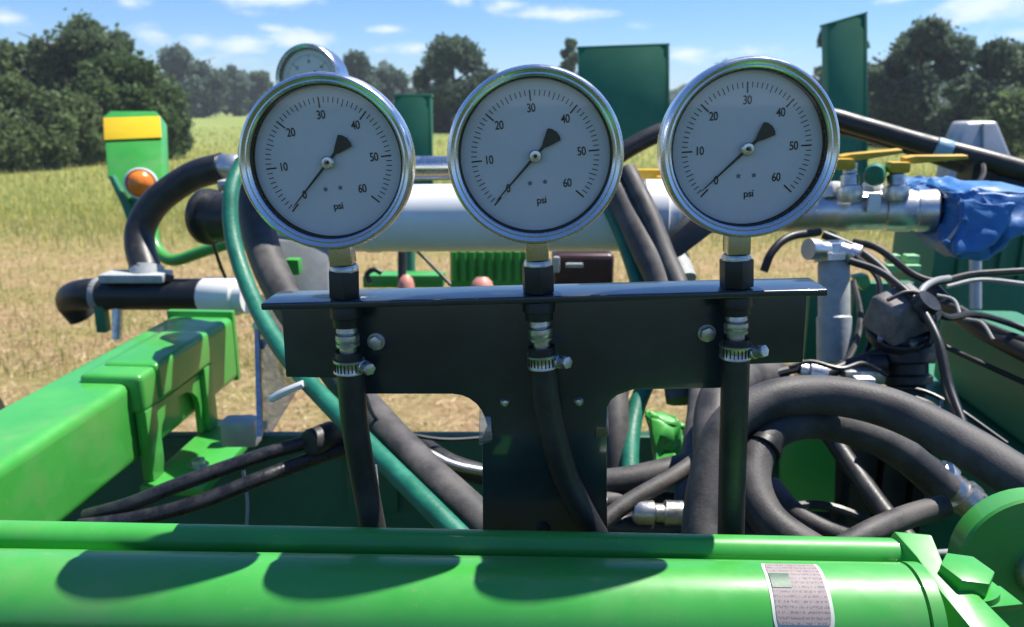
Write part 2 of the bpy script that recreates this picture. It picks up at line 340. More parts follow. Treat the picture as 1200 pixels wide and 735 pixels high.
# ------------------------------------------------------------------ trees
def tree(px, top, dist, hw, label, seed, n=9000, leaf=.22, col=(.055, .10, .03), lowest=.06, group=None, cat='tree', name='tree', lobes=14, branch=None):
    rg = np.random.default_rng(seed); rd = random.Random(seed); n = int(n * 1.8); leaf *= .74
    r = ray(px, 150); k = dist / math.hypot(r.x, r.y); bx, by = r.x * k, r.y * k
    rt = ray(px, top); H = CAM.z + rt.z * (dist / math.hypot(rt.x, rt.y)); Wd = hw * dist / F * .98
    root = thing(name, label, cat, (bx, by, 0), group)
    gs = [tube([(bx, by, -.1), (bx + .02 * H, by, .3 * H), (bx - .01 * H, by, .62 * H), (bx, by, .9 * H)], [.035 * H, .026 * H, .016 * H, .004 * H], 8)]
    for i in range(7):
        a = rd.random() * 6.28; z = (.2 + .08 * i) * H
        gs.append(tube([(bx, by, z), (bx + math.cos(a) * Wd * .4, by + math.sin(a) * Wd * .4, z + .12 * H), (bx + math.cos(a) * Wd * .75, by + math.sin(a) * Wd * .75, z + .2 * H)], [.014 * H, .009 * H, .003 * H], 6))
    add('trunk', merge(*gs), BARK, root)
    C = []
    for i in range(lobes):                    # lobes of the crown
        t = (i + .5) / lobes; z = lowest + (1 - lowest) * t
        prof = math.sin(math.pi * min(1, max(.08, z * .78 + .2))) ** .75
        a = rd.random() * 6.28; rr = Wd * prof * (.35 + .4 * rd.random()); s = Wd * (.26 + .22 * rd.random()) * (1.12 - .45 * t)
        z2 = min(z * H, H - s * .85)
        C.append((math.cos(a) * rr, math.sin(a) * rr, z2, s))
    for sgn in (-1, 1):                       # sides reach the outline
        for z in (.3, .52): C.append((sgn * Wd * .68, rd.uniform(-.3, .3) * Wd, z * H * rd.uniform(.85, 1.15), Wd * rd.uniform(.24, .34)))
    C.append((rd.uniform(-.2, .2) * Wd, 0, H - Wd * .26, Wd * .26))
    if branch:
        bxx, bz_, bs = branch
        for q in range(5): C.append((bxx + rd.uniform(-.4, .5), rd.uniform(-.3, .3), bz_ * H + rd.uniform(-.15, .15), bs * rd.uniform(.6, 1)))
        gs2 = tube([(bx, by, (bz_ - .15) * H), (bx + bxx * .5, by, (bz_ - .05) * H), (bx + bxx, by, bz_ * H)], [.05, .04, .02], 6); add('limb', gs2, BARK, root)
    C = np.array(C); wts = C[:, 3] ** 2; idx = rg.choice(len(C), n, p=wts / wts.sum())
    v = rg.normal(size=(n, 3)); v /= np.linalg.norm(v, axis=1)[:, None]; rad = rg.random(n) ** .38 * (.82 + .36 * rg.random(n))
    stray = rg.random(n) < .07; rad[stray] *= 1.22
    sub = rg.normal(size=(len(C) * 9, 3)); sub /= np.linalg.norm(sub, axis=1)[:, None]
    sid = idx * 9 + rg.integers(0, 9, n); v = .62 * v + .55 * sub[sid]      # sub-clumps in a lobe
    p = C[idx, :3] + v * rad[:, None] * C[idx, 3:4]; keep = p[:, 2] > .05; p = p[keep]; sid = sid[keep]; nn = len(p)
    a = rg.normal(size=(nn, 3)); a /= np.linalg.norm(a, axis=1)[:, None]; b = np.cross(a, rg.normal(size=(nn, 3))); b /= np.linalg.norm(b, axis=1)[:, None]
    s = leaf * (.55 + .9 * rg.random(nn))[:, None]
    V = np.stack([p - a * s, p - b * s * .55, p + a * s, p + b * s * .55], 1).reshape(-1, 3)
    cl = np.array(col) * (.7 + .6 * rg.random((nn, 1))) * (.75 + .5 * rg.random(len(C) * 9)[sid])[:, None]
    warm = rg.random((nn, 1)); cl = cl * (1 - .25 * warm) + np.array((.10, .12, .035)) * .25 * warm
    o = np_mesh('crown', V, 4, cl, LEAF); o.parent = root; OFF[o] = Vector((bx, by, 0))
    return root
LG = (.14, .20, .085); MG = (.125, .18, .10); DG = (.105, .16, .11)
tree(112, 24, 31, 84, 'tallest leafy tree at the left edge of the field behind the green and yellow marker', 1, 26000, .13, MG)
tree(12, 52, 33, 64, 'tree at the far left with its crown cut by the picture edge', 2, 20000, .14, LG)
tree(150, 62, 29, 62, 'rounded tree in front of the tallest one, right above the yellow band', 3, 16000, .12, (.088, .145, .055))
tree(20, 92, 26, 62, 'light green bush low at the far left edge of the meadow', 4, 16000, .10, LG, cat='bush', name='bush')
tree(82, 112, 27, 48, 'light bush between the far left bush and the green marker', 5, 12000, .10, LG, cat='bush', name='bush')
tree(196, 112, 29, 30, 'small dark bush just right of the green and yellow marker', 6, 9000, .10, MG, cat='bush', name='bush')
tree(222, 57, 105, 44, 'dark round tree across the meadow, tall one left of the left gauge', 7, 9000, .42, DG)
tree(276, 78, 115, 19, 'narrow dark tree beside the left gauge across the meadow', 8, 5000, .4, DG)
tree(306, 84, 118, 22, 'low dark tree across the meadow touching the left gauge rim', 9, 5000, .4, MG)
tree(418, 62, 85, 30, 'dark tree rising right of the small rear gauge', 10, 8000, .34, DG)
tree(455, 80, 88, 32, 'lower dark tree sloping down to the narrow green panel', 11, 8000, .34, DG)
tree(533, 40, 50, 54, 'tall oval tree between left and middle gauges', 12, 22000, .17, DG, lowest=.03)
tree(668, 46, 60, 22, 'tree peeking out left of the wide green panel', 13, 8000, .22, (.088, .14, .05))
tree(994, 30, 40, 23, 'tree behind the slanted green panel with one branch sticking out left', 14, 9000, .14, (.045, .10, .05), branch=(-1.6, .93, .42))
tree(962, 76, 70, 26, 'low tree between right gauge and the slanted green panel', 15, 7000, .26, MG)
tree(1072, 26, 38, 66, 'largest dark tree right of the slanted green panel', 16, 24000, .16, DG)
tree(1048, 66, 44, 50, 'dim tree filling the gap behind the dark trees right of the slanted panel', 21, 12000, .18, DG)
tree(1150, 50, 36, 48, 'dark tree behind the grey galvanised cone', 17, 18000, .15, DG)
tree(1198, 50, 37, 60, 'tree cut off by the right edge of the picture', 18, 16000, .15, MG)
tree(1185, 108, 31, 40, 'lighter bush at the right edge below the dark trees', 19, 11000, .11, LG, cat='bush', name='bush')
def far_woods():
    n = 40000; a = np.radians(rng.uniform(-48, 48, n)); d = rng.uniform(190, 230, n); hh = 6.0 + 2.2 * np.sin(a * 31) + 1.9 * np.sin(a * 77 + 1) + 1.2 * np.sin(a * 160)
    p = np.stack([np.sin(a) * d, np.cos(a) * d, hh * rng.random(n) ** .7], 1)
    u = rng.normal(size=(n, 3)); u /= np.linalg.norm(u, axis=1)[:, None]; w = np.cross(u, rng.normal(size=(n, 3))); w /= np.linalg.norm(w, axis=1)[:, None]
    s = rng.uniform(.5, 1.1, n)[:, None]; V = np.stack([p - u * s, p - w * s * .6, p + u * s, p + w * s * .6], 1).reshape(-1, 3)
    o = np_mesh('far_woods', V, 4, np.array(DG) * (.7 + .6 * rng.random((n, 1))), LEAF); o['kind'] = 'stuff'
far_woods()

# ------------------------------------------------------------------ frame beams
VD = ray(665, 120); VD.z = 0; VD.normalize(); VR = Vector((VD.y, -VD.x, 0)); UP = Vector((0, 0, 1))
def solve_t(o, px):
    lo, hi = -.8, 6
    f = lambda t: proj(o + VD * t)[0] - px
    a = f(lo)
    for _ in range(60):
        mid = (lo + hi) / 2
        if (f(mid) > 0) == (a > 0): lo = mid
        else: hi = mid
    return lo
EB = P(139, 457, .95)                       # right top edge of the left beam
tF = solve_t(EB, 274)
def beam_at(t, u, z): return EB + VD * t + VR * u + UP * z
def beam_box(t0, t1, u0, u1, z0, z1, w=.01, seg=3):
    V = [beam_at(t, u, z) for t in (t0, t1) for u in (u0, u1) for z in (z0, z1)]
    return bev((V, [[0, 1, 3, 2], [4, 6, 7, 5], [0, 4, 5, 1], [2, 3, 7, 6], [0, 2, 6, 4], [1, 5, 7, 3]]), w, seg)
lb = thing('frame_beam', 'bright green square steel beam running away along the left side', 'beam', beam_at(0, -.05, -.104))
add('steel_tube', beam_box(-.75, tF, -.104, 0, -.104, 0, .013, 4), GREEN, lb)
add('end_plate', beam_box(tF + .004, tF + .016, -.112, -.004, -.11, .006, .002), GREEN, lb)
tS = solve_t(EB, 150); tE = solve_t(EB, 232)
sb = thing('saddle_bracket', 'green bracket clamped over the left beam with an arched opening', 'bracket', beam_at((tS + tE) / 2, 0, -.12))
add('top_shell', beam_box(tS, tE, -.062, .016, -.040, .010, .008, 3), GREEN, sb)
add('shell_step', beam_box(tS + .035, tE - .004, -.052, .0195, -.036, .0135, .008, 3), GREEN, sb)
add('gusset', beam_box(tS + .002, tS + .030, .002, .0165, -.130, -.036, .003, 2), GREEN, sb)
add('gusset', beam_box(tE - .030, tE - .002, .002, .0195, -.130, -.034, .003, 2), GREEN, sb)
def arch():
    t0, t1 = tS + .028, tE - .028; poly = [(t0, -.128), (t0, -.041), (t1, -.041), (t1, -.128)]
    c = (t0 + t1) / 2; h = (t1 - t0) / 2 - .012
    poly += [(c + h, -.128)] + [(c + h * math.cos(k * math.pi / 8), -.085 + .034 * math.sin(k * math.pi / 8)) for k in range(9)] + [(c - h, -.128)]
    return prism([beam_at(t, .004, z) for t, z in poly], VR * .008)
add('arch_plate', arch(), GREEN, sb)
add('foot_plate', beam_box(tS - .01, tE + .02, .003, .085, -.142, -.130, .003, 2), GREEN, sb)
bb = add('bolt', hexnut(beam_at(tS + .05, .052, -.1295), UP, .0095, .009), STEEL, sb)
add('washer', rod(beam_at(tS + .05, .052, -.1299), beam_at(tS + .05, .052, -.1275), .013), STEEL, bb)
add('bolt', hexnut(beam_at(tE + .0, .062, -.1295), UP, .0095, .012), STEEL, sb)
# right-hand beam, painted a darker green to hold its inner-face shade
ER = P(1110, 366, 1.12)
def rb(t0, t1, u0, u1, z0, z1, w=.01):
    V = [ER + VD * t + VR * u + UP * z for t in (t0, t1) for u in (u0, u1) for z in (z0, z1)]
    return bev((V, [[0, 1, 3, 2], [4, 6, 7, 5], [0, 4, 5, 1], [2, 3, 7, 6], [0, 2, 6, 4], [1, 5, 7, 3]]), w, 3)
r1 = thing('frame_beam', 'green steel beam, shade painted in, running away along the right side', 'beam', ER + VR * .05 - UP * .11)
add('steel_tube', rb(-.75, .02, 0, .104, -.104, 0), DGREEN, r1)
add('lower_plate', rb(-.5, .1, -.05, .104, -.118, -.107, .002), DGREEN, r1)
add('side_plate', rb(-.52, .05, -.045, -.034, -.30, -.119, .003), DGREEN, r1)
# cross member behind the gauge bracket, its shade put into the green
def wbox(a, b, w=.004, seg=2): return box((Vector(a) + Vector(b)) / 2, [abs(a[i] - b[i]) for i in range(3)], Matrix(), w, seg)
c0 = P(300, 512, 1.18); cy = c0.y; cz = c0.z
cm = thing('cross_beam', 'green cross member with its shade painted in, low behind the black bracket post', 'beam', (0, cy + .05, cz - .22))
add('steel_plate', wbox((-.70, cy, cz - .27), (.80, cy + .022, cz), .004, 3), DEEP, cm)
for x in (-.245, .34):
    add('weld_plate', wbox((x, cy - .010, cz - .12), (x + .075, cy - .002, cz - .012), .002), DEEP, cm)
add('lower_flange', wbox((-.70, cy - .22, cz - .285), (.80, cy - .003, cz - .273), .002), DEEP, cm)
tag(add('gusset_plate', prism([P(915, 508, 1.06), P(980, 504, 1.07), P(978, 600, 1.09), P(915, 598, 1.08)], (0, .008, 0), .001), GREEN), 'green gusset plate seen through the loop of the thick hose', 'plate')

# ------------------------------------------------------------------ hydraulic cylinder across the bottom
CL, CRr = P(-90, 706, .452), P(1066, 727, .4315)
cx = (CRr - CL).normalized(); RC = .0298
hc = thing('hydraulic_cylinder', 'glossy green hydraulic cylinder lying across the bottom with a grey label', 'cylinder', (CL + CRr) / 2 - UP * RC)
lenC = (CRr - CL).length
def tb(t): return CL + cx * (t * lenC)
add('barrel', turned(CL, tb(.995), [(0, RC), (.6, RC), (1, RC)], 72), GREEN, hc)
add('end_collar', turned(tb(.9965), tb(1.012), [(0, RC - .0015), (.1, RC + .0005), (.9, RC + .0005), (1, RC - .001)], 64), GREEN, hc)
TL, TR = P(-90, 626, .488), P(1062, 650, .462)
add('oil_tube', turned(TL, TR, [(0, .0092), (1, .0092)], 32), GREEN, hc)
def label_mat():
    m = bpy.data.materials.new('label_print'); m.use_nodes = True; t = m.node_tree; b = t.nodes['Principled BSDF']; b.inputs['Roughness'].default_value = .6; b.inputs['Specular IOR Level'].default_value = .3
    uv = t.nodes.new('ShaderNodeTexCoord'); mp = t.nodes.new('ShaderNodeMapping'); mp.inputs['Scale'].default_value = (30, 22, 1); t.links.new(uv.outputs['UV'], mp.inputs[0])
    n = t.nodes.new('ShaderNodeTexNoise'); n.inputs['Scale'].default_value = 1; n.inputs['Detail'].default_value = 2; t.links.new(mp.outputs[0], n.inputs['Vector'])
    sp_ = t.nodes.new('ShaderNodeSeparateXYZ'); t.links.new(uv.outputs['UV'], sp_.inputs[0])
    def mm(op, a, c):
        q_ = t.nodes.new('ShaderNodeMath'); q_.operation = op
        for k_, v_ in enumerate((a, c)):
            if isinstance(v_, (int, float)): q_.inputs[k_].default_value = v_
            else: t.links.new(v_, q_.inputs[k_])
        return q_.outputs[0]
    rows = mm('GREATER_THAN', mm('SINE', mm('MULTIPLY', sp_.outputs[1], 88.0), 0.0), 0.1)
    ink = mm('MULTIPLY', rows, mm('GREATER_THAN', n.outputs['Fac'], .5))
    big = t.nodes.new('ShaderNodeTexNoise'); big.inputs['Scale'].default_value = 6; t.links.new(uv.outputs['UV'], big.inputs['Vector'])
    bgc = t.nodes.new('ShaderNodeMix'); bgc.data_type = 'RGBA'; t.links.new(big.outputs['Fac'], bgc.inputs[0]); bgc.inputs[6].default_value = (.25, .215, .22, 1); bgc.inputs[7].default_value = (.36, .30, .29, 1)
    x = t.nodes.new('ShaderNodeMix'); x.data_type = 'RGBA'; t.links.new(mm('MULTIPLY', ink, .6), x.inputs[0]); t.links.new(bgc.outputs[2], x.inputs[6]); x.inputs[7].default_value = (.09, .085, .095, 1)
    t.links.new(x.outputs[2], b.inputs['Base Color']); return m
LABELM = label_mat(); LABELW = mat('label_white', (.55, .60, .53), .5)
cu_ = UP - cx * UP.dot(cx); cu_.normalize(); cf_ = cx.cross(cu_); cf_ = cf_ if cf_.y < 0 else -cf_
def patch(x0, x1, a0, a1, dr, parent, m, name, nx=6, na=14, cut=.06):
    V, Fc, UV = [], [], []
    for j in range(na + 1):
        for i in range(nx + 1):
            s, q = i / nx, j / na
            ins = cut * max(0, 1 - min(q, 1 - q) * 10) * (.5 if True else 0)
            s2 = ins + s * (1 - 2 * ins); a = a0 + (a1 - a0) * q
            V.append(tb(0) + cx * (x0 + (x1 - x0) * s2) + (cu_ * math.cos(a) + cf_ * math.sin(a)) * (RC + dr)); UV.append((s2, 1 - q))
    for j in range(na):
        for i in range(nx): Fc.append([j * (nx + 1) + i, j * (nx + 1) + i + 1, (j + 1) * (nx + 1) + i + 1, (j + 1) * (nx + 1) + i])
    o = add(name, (V, Fc), m, parent); ul = o.data.uv_layers.new()
    for l in o.data.loops: ul.data[l.index].uv = UV[l.vertex_index]
    return o
def on_cyl(px):  # x along barrel for a pixel column on its top
    lo, hi = 0, 1
    for _ in range(40):
        mid = (lo + hi) / 2
        if proj(tb(mid) + cu_ * RC)[0] < px: lo = mid
        else: hi = mid
    return lo * lenC
xa, xb = on_cyl(893), on_cyl(962)
pl = patch(xa, xb, R(-10), R(64), .0003, hc, LABELW, 'label_plate')
patch(xa + .0018, xb - .0018, R(-9), R(61), .0006, pl, LABELM, 'label_print')
patch(xa + .002, xa + .012, R(9), R(26), .0009, pl, DEEP, 'label_emblem', cut=0)
# right-hand end: clamp ear with bolt
ea = thing('clamp_ear', 'green clamp plate with a big painted bolt at the end of the cylinder', 'bracket', P(1120, 730, .44))
def quadprism(pts, ext, w): return prism(pts, ext, w)
add('ear_plate', prism([P(1047, 622, .463), P(1092, 626, .456), P(1108, 664, .442), P(1140, 690, .425), P(1200, 750, .395), P(1150, 750, .392), P(1100, 690, .422), P(1074, 652, .444)], (-.004, .004, -.017), .0014), GREEN, ea)
bo = add('bolt_head', hexnut(P(1128, 686, .436), UP + Vector((.05, -.10, 0)), .0138, .0115, .001, .42), GREEN, ea)
add('washer', rod(P(1129, 694, .4365), P(1129, 687, .436), .0172, 36), GREEN, bo)
add('side_tab', prism([P(1146, 688, .45), P(1172, 686, .455), P(1200, 708, .45), P(1160, 712, .44)], (0, .002, -.005), .0008), GREEN, ea)
lc = P(1222, 672, .50)
lug = thing('pivot_lug', 'thick round green lug at the lower right corner', 'lug', lc - UP * .05)
ld = Vector((-.18, -.95, .12)).normalized()
add('disc', turned(lc, lc - ld * .022, [(0, .047), (.08, .0485), (.92, .0485), (1, .047)], 56), GREEN, lug)
add('pin', turned(lc + ld * .012, lc - ld * .03, [(0, .014), (.1, .016), (1, .016)], 28), STEEL, lug)
add('web', box(lc + Vector((.0, .018, -.06)), (.06, .016, .10), Matrix(), .002), GREEN, lug)

# ------------------------------------------------------------------ gauge bracket (own frame)
PL_, PR_ = P(305, 356, .457), P(971, 339, .447)
bx_ = (PR_ - PL_).normalized(); bz_ = (UP - bx_ * UP.dot(bx_)).normalized(); by_ = bz_.cross(bx_)
BM = Matrix((( bx_.x, by_.x, bz_.x, PL_.x), (bx_.y, by_.y, bz_.y, PL_.y), (bx_.z, by_.z, bz_.z, PL_.z), (0, 0, 0, 1))); BI = BM.inverted()
BW = (PR_ - PL_).length
def onp(px, py, y):                         # pixel -> bracket-frame point on the plane local y
    o = BI @ CAM; d = (BI.to_3x3() @ ray(px, py)); t = (y - o.y) / d.y; return o + d * t
br = thing('gauge_bracket', 'black powder coated plate bracket that carries the three gauges', 'bracket', None, M=BM @ Matrix.Translation((BW / 2, .03, -.17)))
OFF[br] = Vector((BW / 2, .03, -.17))
FD = .032; YP = .027
add('top_flange', box((BW / 2, FD / 2, -.002), (BW, FD, .004), Matrix(), .0012, 3), BLACK, br)
out = [(329, 352), (335, 442), (418, 444), (428, 462), (530, 462)]
out += [(530 + 40 * math.sin(a), 502 - 40 * math.cos(a)) for a in [R(q) for q in (15, 30, 45, 60, 75)]]
out += [(571, 500), (565, 512), (566, 650), (712, 650), (711, 497)] + [(737 - 27 * math.cos(a), 487 - 27 * math.sin(a)) for a in [R(q) for q in (20, 40, 60, 80)]]
out += [(742, 457), (848, 455), (858, 428), (941, 425), (946, 342)]
poly = [onp(x, y, YP) for x, y in out]
for p in (poly[0], poly[-1]): p.z = -.0042
add('face_plate', prism(poly, (0, .0045, 0), .0008, 2), BLACK, br)
for px, py in ((441, 400), (828, 390)):
    p = onp(px, py, YP); b_ = add('bolt', hexnut(p + Vector((0, -.0012, 0)), (0, -1, 0), .0046, .004, .0005, .4), STEEL, br)
    add('washer', rod(p + Vector((0, -.0001, 0)), p + Vector((0, -.0012, 0)), .0054), STEEL, b_)
for px, py in ((592, 472), (678, 471)):
    p = onp(px, py, YP); add('rivet', lathe([(.00001, .0022), (.002, .0018), (.0032, 0)], 16, axisM(p, (0, -1, 0))), STEEL, br)
p = onp(637, 619, YP); add('rivet', lathe([(.00001, .003), (.003, .0024), (.0046, 0)], 16, axisM(p, (0, -1, 0))), FLAT, br, label='black rivet low on the post')

# ------------------------------------------------------------------ pressure gauge
RG = .048; GS = .983; GC = Vector((.0017, -.016, RG + .013))   # face centre relative to the stem foot
FY = Matrix.Rotation(R(90), 4, 'X')               # lathe axis Z -> -Y (towards the viewer)
def gauge_proto(label, M):
    t = thing('pressure_gauge', label, 'gauge', None, 'three pressure gauges on the black bracket', M=M)
    def gp(name, g, m, par=None, **k):
        o = add(name, g, m, t if par is None else par, **k)
        if par is None: o.location = GC
        return o
    gp('case', lathe([(.00001, -.036), (.030, -.036), (.040, -.034), (.0445, -.030), (.0455, -.026), (.0455, -.006), (.047, -.005)], 72, FY), CHROME)
    gp('bezel', lathe([(.0418, -.0062), (.0418, -.0005), (.0424, .0012), (.0432, .0018), (.0440, .0016), (.0447, .0022), (.0458, .0030), (.0468, .0026), (.0476, .0012), (.048, -.001), (.048, -.0075), (.0472, -.009), (.0462, -.0095)], 96, FY), CHROME)
    gp('gasket', lathe([(.0409, -.0015), (.0418, -.0008), (.0418, -.0068), (.0412, -.0070), (.0409, -.0055)], 72, FY), FLAT)
    d = gp('dial', lathe([(.00001, -.0064), (.041, -.0064)], 72, FY), DIALM)
    gs = []
    for i in range(61):
        a = R(225 - 270 * i / 60); l = .0058 if i % 10 == 0 else (.0040 if i % 5 == 0 else .0031); w = .00042 if i % 10 == 0 else .00024
        r1_ = .0352; c, s = math.cos(a), math.sin(a)
        gs.append(([(r * c - q * s * w, -.00615 * -1, r * s + q * c * w) for r, q in ((r1_, 1), (r1_, -1), (r1_ - l, -1), (r1_ - l, 1))], [[0, 1, 2, 3]]))
    tk = add('tick_marks', merge(*gs), INK, d, smooth=False)
    for i, s in enumerate(('0', '10', '20', '30', '40', '50', '60')):
        a = R(225 - 45 * i); rr = .0255 if 0 < i < 6 else .0232
        text_mesh(s, .0063, Matrix.Translation((rr * math.cos(a), .0062, rr * math.sin(a))) @ Matrix.Rotation(R(90), 4, 'X') @ Matrix.Diagonal((.82, 1.05, 1, 1)), INK, 'numeral', d)
    text_mesh('psi', .0056, Matrix.Translation((.0015, .0062, -.0245)) @ Matrix.Rotation(R(90), 4, 'X'), INK, 'unit_text', d)
    for sx_ in (-1, 1):
        pts = []
        for k in range(10):
            a = k * math.pi / 5 + .3; r = .0016 if k % 2 == 0 else .0009; pts.append((sx_ * .0042 + r * math.cos(a), .0062, -.0145 + r * math.sin(a)))
        add('printed_mark', (pts, [list(range(10))]), GREYINK, d, smooth=False)
    # needle, built pointing to zero
    a = R(226); c, s = math.cos(a), math.sin(a)
    def q(u, v): return Vector((u * c - v * s, 0, u * s + v * c))
    shape = [q(.0335, 0), (q(.030, .00028)), q(.004, .00075), q(-.0065, .0009), q(-.009, .0022), q(-.0155, .0048), q(-.0168, .0030), q(-.0174, 0), q(-.0168, -.0030), q(-.0155, -.0048), q(-.009, -.0022), q(-.0065, -.0009), q(.004, -.00075), q(.030, -.00028)]
    nd = gp('needle', prism([v + Vector((0, .0040, 0)) for v in shape], (0, .0005, 0)), INK)
    h = lathe([(.0036, .0), (.0036, .0014), (.0030, .0020), (.0016, .0021), (.0014, .0010), (.00001, .0010)], 28, FY @ Matrix.Translation((0, 0, -.0042)))
    hb = add('hub', h, CHROME, nd); add('pin', lathe([(.00001, .0026), (.0009, .0024), (.0011, .001)], 14, FY @ Matrix.Translation((0, 0, -.0042))), INK, hb)
    gp('glass', lathe([(.00001, -.0012), (.0418, -.0012)], 64, FY), GLASS)
    st = add('stem', box((0, 0, .0165 - .004), (.0132, .0132, .022), Matrix(), .0012), BRASS, t)
    add('stem_ring', turned((0, 0, -.0045), (0, 0, .0012), [(0, .0075), (.25, .0083), (.75, .0083), (1, .0075)], 28), STEEL, st)
    return t
YF = .011
feet = [(403, 313, 'left one of three, a smaller gauge behind its rim', 1.8, (-.5, .4)), (630, 307, 'middle one of three, between two dark green panels', 2.0, (.2, 0)), (863, 300, 'right one of three, nearest the yellow valve handles', 0.4, (.4, -.6))]
GA = []
for i, (px, py, lab, rot, (tx, tz)) in enumerate(feet):
    p = BM @ onp(px, py, YF)
    M = Matrix.Translation(p) @ BM.to_3x3().to_4x4() @ Matrix.Scale(GS, 4) @ Matrix.Rotation(R((-2.6, -1.6, -1.0)[i]), 4, 'Y') @ Matrix.Rotation(R((0, .5, .8)[i]), 4, 'Z')
    full = 'chrome psi gauge, ' + lab
    g = gauge_proto(full, M) if i == 0 else copy_tree(GA[0])
    g.matrix_world = M; g['label'] = full; GA.append(g)
    for k in kids(g):
        if k.name.startswith('dial'): k.rotation_euler = (0, -R(rot), 0)
        if k.name.startswith('needle'): k.rotation_euler = (0, -R((rot - 2.5, rot - 2.5, rot - 5)[i]), 0)
    print('gauge', i, [round(v, 1) for v in proj(M @ GC)], 'r', round(RG * F / proj(M @ GC)[2], 1))
# fourth gauge standing behind
g4 = copy_tree(GA[0]); d4 = 1.05
fc = P(361, 96, d4); M4 = Matrix.Rotation(R(-16), 4, 'Z') @ Matrix.Scale(1.0, 4)
g4.matrix_world = Matrix.Translation(fc) @ M4 @ Matrix.Translation(-GC); g4['label'] = 'small chrome gauge standing farther back, half hidden by the left gauge'
if 'group' in g4: del g4['group']

# fittings and hoses under each gauge
fit_spec = [((403, 316), (404, 350), (406, 382), (408, 396), (409, 428), [(411, 440, .47), (416, 500, .488), (428, 570, .508), (441, 640, .525)], 'leftmost'),
            ((630, 310), (631, 344), (632, 374), (633, 390), (636, 422), [(637, 434, .47), (642, 480, .486), (663, 560, .500), (700, 632, .508), (712, 655, .512)], 'middle'),
            ((863, 303), (863, 338), (863, 368), (863, 382), (862, 411), [(862, 420, .462), (860, 490, .478), (858, 560, .494), (856, 650, .518)], 'right')]
for i, (a, b, c, d_, e, path, w) in enumerate(fit_spec):
    where = ('left', 'middle', 'right')[i]
    W_ = lambda q, y=YF: BM @ onp(q[0], q[1], y)
    A, B, C_, D_, E_ = W_(a), W_(b), W_(c), W_(d_), W_(e)
    fl = BM @ Vector((onp(b[0], b[1], YF).x, YF, .0003)); fu = BM @ Vector((onp(b[0], b[1], YF).x, YF, -.0046))
    ft = thing('hose_fitting', f'black threaded fitting under the {where} gauge, set in the bracket flange', 'fitting', fu, 'black fittings under the gauges')
    tp = fl + (A - fl)
    add('upper_nut', hexnut(fl, A - fl, .0097, (A - fl).length - .0002, .0008, .2 + i), FLAT, ft)
    add('lower_nut', turned(fu, C_, [(0, .0090), (.1, .0094), (.55, .0094), (.6, .0082), (1, .0080)], 24), FLAT, ft)
    nip = add('metal_nipple', turned(C_, E_, [(0, .0052), (.02, .0060), (.14, .0064), (.17, .0056), (.21, .0068), (.30, .0070), (.36, .0070), (.40, .0064), (.42, .0070), (.5, .0068), (.52, .005), (1, .005)], 28), STEEL, ft)
    pts = [D_ + (E_ - D_) * .5, E_] + [W_(q, YF + (.0005, .002, .005, .0055, .0055)[j]) for j, q in enumerate(path)]
    hs = thing('gauge_hose', ('straight black hose hanging from the left gauge', 'black hose from the middle gauge slanting over the bracket post', 'straight black hose hanging from the right gauge')[i], 'hose', pts[-1], 'thin hoses under the gauges')
    add('rubber_hose', tube(pts, [.0079] * 2 + [.0082] * (len(pts) - 2), 20, per=10), RUBBER, hs)
    dr = (E_ - D_).normalized(); hl = .0044
    band = [(-.5, .0084), (-.5, .0093), (-.3, .0096)]
    k0, k1 = E_ - dr * hl, E_ + dr * hl
    cl = add('hose_clamp', turned(k0, k1, [(0, .0087), (.04, .0094), (.2, .0094), (.25, .0091), (.75, .0091), (.8, .0094), (.96, .0094), (1, .0087)], 40), STEEL, hs)
    for k in range(9):                                  # worm slots of the band
        an = R(-150 + k * 14); v = Vector((math.cos(an), math.sin(an) * 1, 0)) * .00915
        v = BM.to_3x3() @ v
        add('slot', box((0, 0, 0), (.0006, .0009, .0048), Matrix.Translation(E_ + v) @ BM.to_3x3().to_4x4() @ Matrix.Rotation(an + R(90), 4, 'Z')), INK, cl)
    sc = E_ + BM.to_3x3() @ Vector((.0102, -.004, 0))
    dsc = BM.to_3x3() @ Vector((.6, -.75, (0, .15, .35)[i]))
    add('screw', merge(turned(sc - dsc * .006, sc + dsc * .004, [(0, .0036), (.6, .0040), (.65, .0034), (1, .0036)], 18), hexnut(sc + dsc * .004, dsc, .0038, .003, .0004)), STEEL, cl)
for px, py, a, b in ((569, 500, 568, 'left'), (706, 492, 0, 'right')):
    pts = [(px - 7, py - 22), (px + 6, py - 26), (px + 8, py + 18), (px - 8, py + 22)]
    tag(add('plastic_tag', prism([P(x, y, .50) for x, y in pts], (0, .003, 0), .0008), CLEAR), f'small clear plastic tag at the {b} shoulder of the bracket post', 'tag')

# ------------------------------------------------------------------ white tank and pipes behind the gauges
ta, tbk = P(283, 257, 1.20), P(792, 254, 1.14)
tk = thing('white_tank', 'long white plastic pipe tank lying behind the left and middle gauges', 'tank', (ta + tbk) / 2 - UP * .055)
rt = .0488
add('barrel', turned(ta, tbk, [(0, rt * .86), (.008, rt * .96), (.02, rt), (.9, rt), (.965, rt), (.975, rt * .97), (1, rt * .94)], 48), WHITE, tk)
add('collar', turned(tbk + (tbk - ta) * -.07, tbk + (tbk - ta) * -.02, [(0, rt), (.05, rt + .004), (.95, rt + .004), (1, rt)], 48), WHITE, tk)
add('outlet', turned(tbk, tbk + (tbk - ta) * .16, [(0, rt * .7), (.35, rt * .7), (.4, rt * .5), (1, rt * .5)], 32), ALU, tk)
add('strap', turned(ta + (tbk - ta) * .30, ta + (tbk - ta) * .33, [(0, rt), (.05, rt + .0015), (.95, rt + .0015), (1, rt)], 48), WHITE, tk)
cp = thing('vacuum_pipe', 'bright steel pipe crossing behind the left gauge above the white tank', 'pipe', P(400, 205, 1.42))
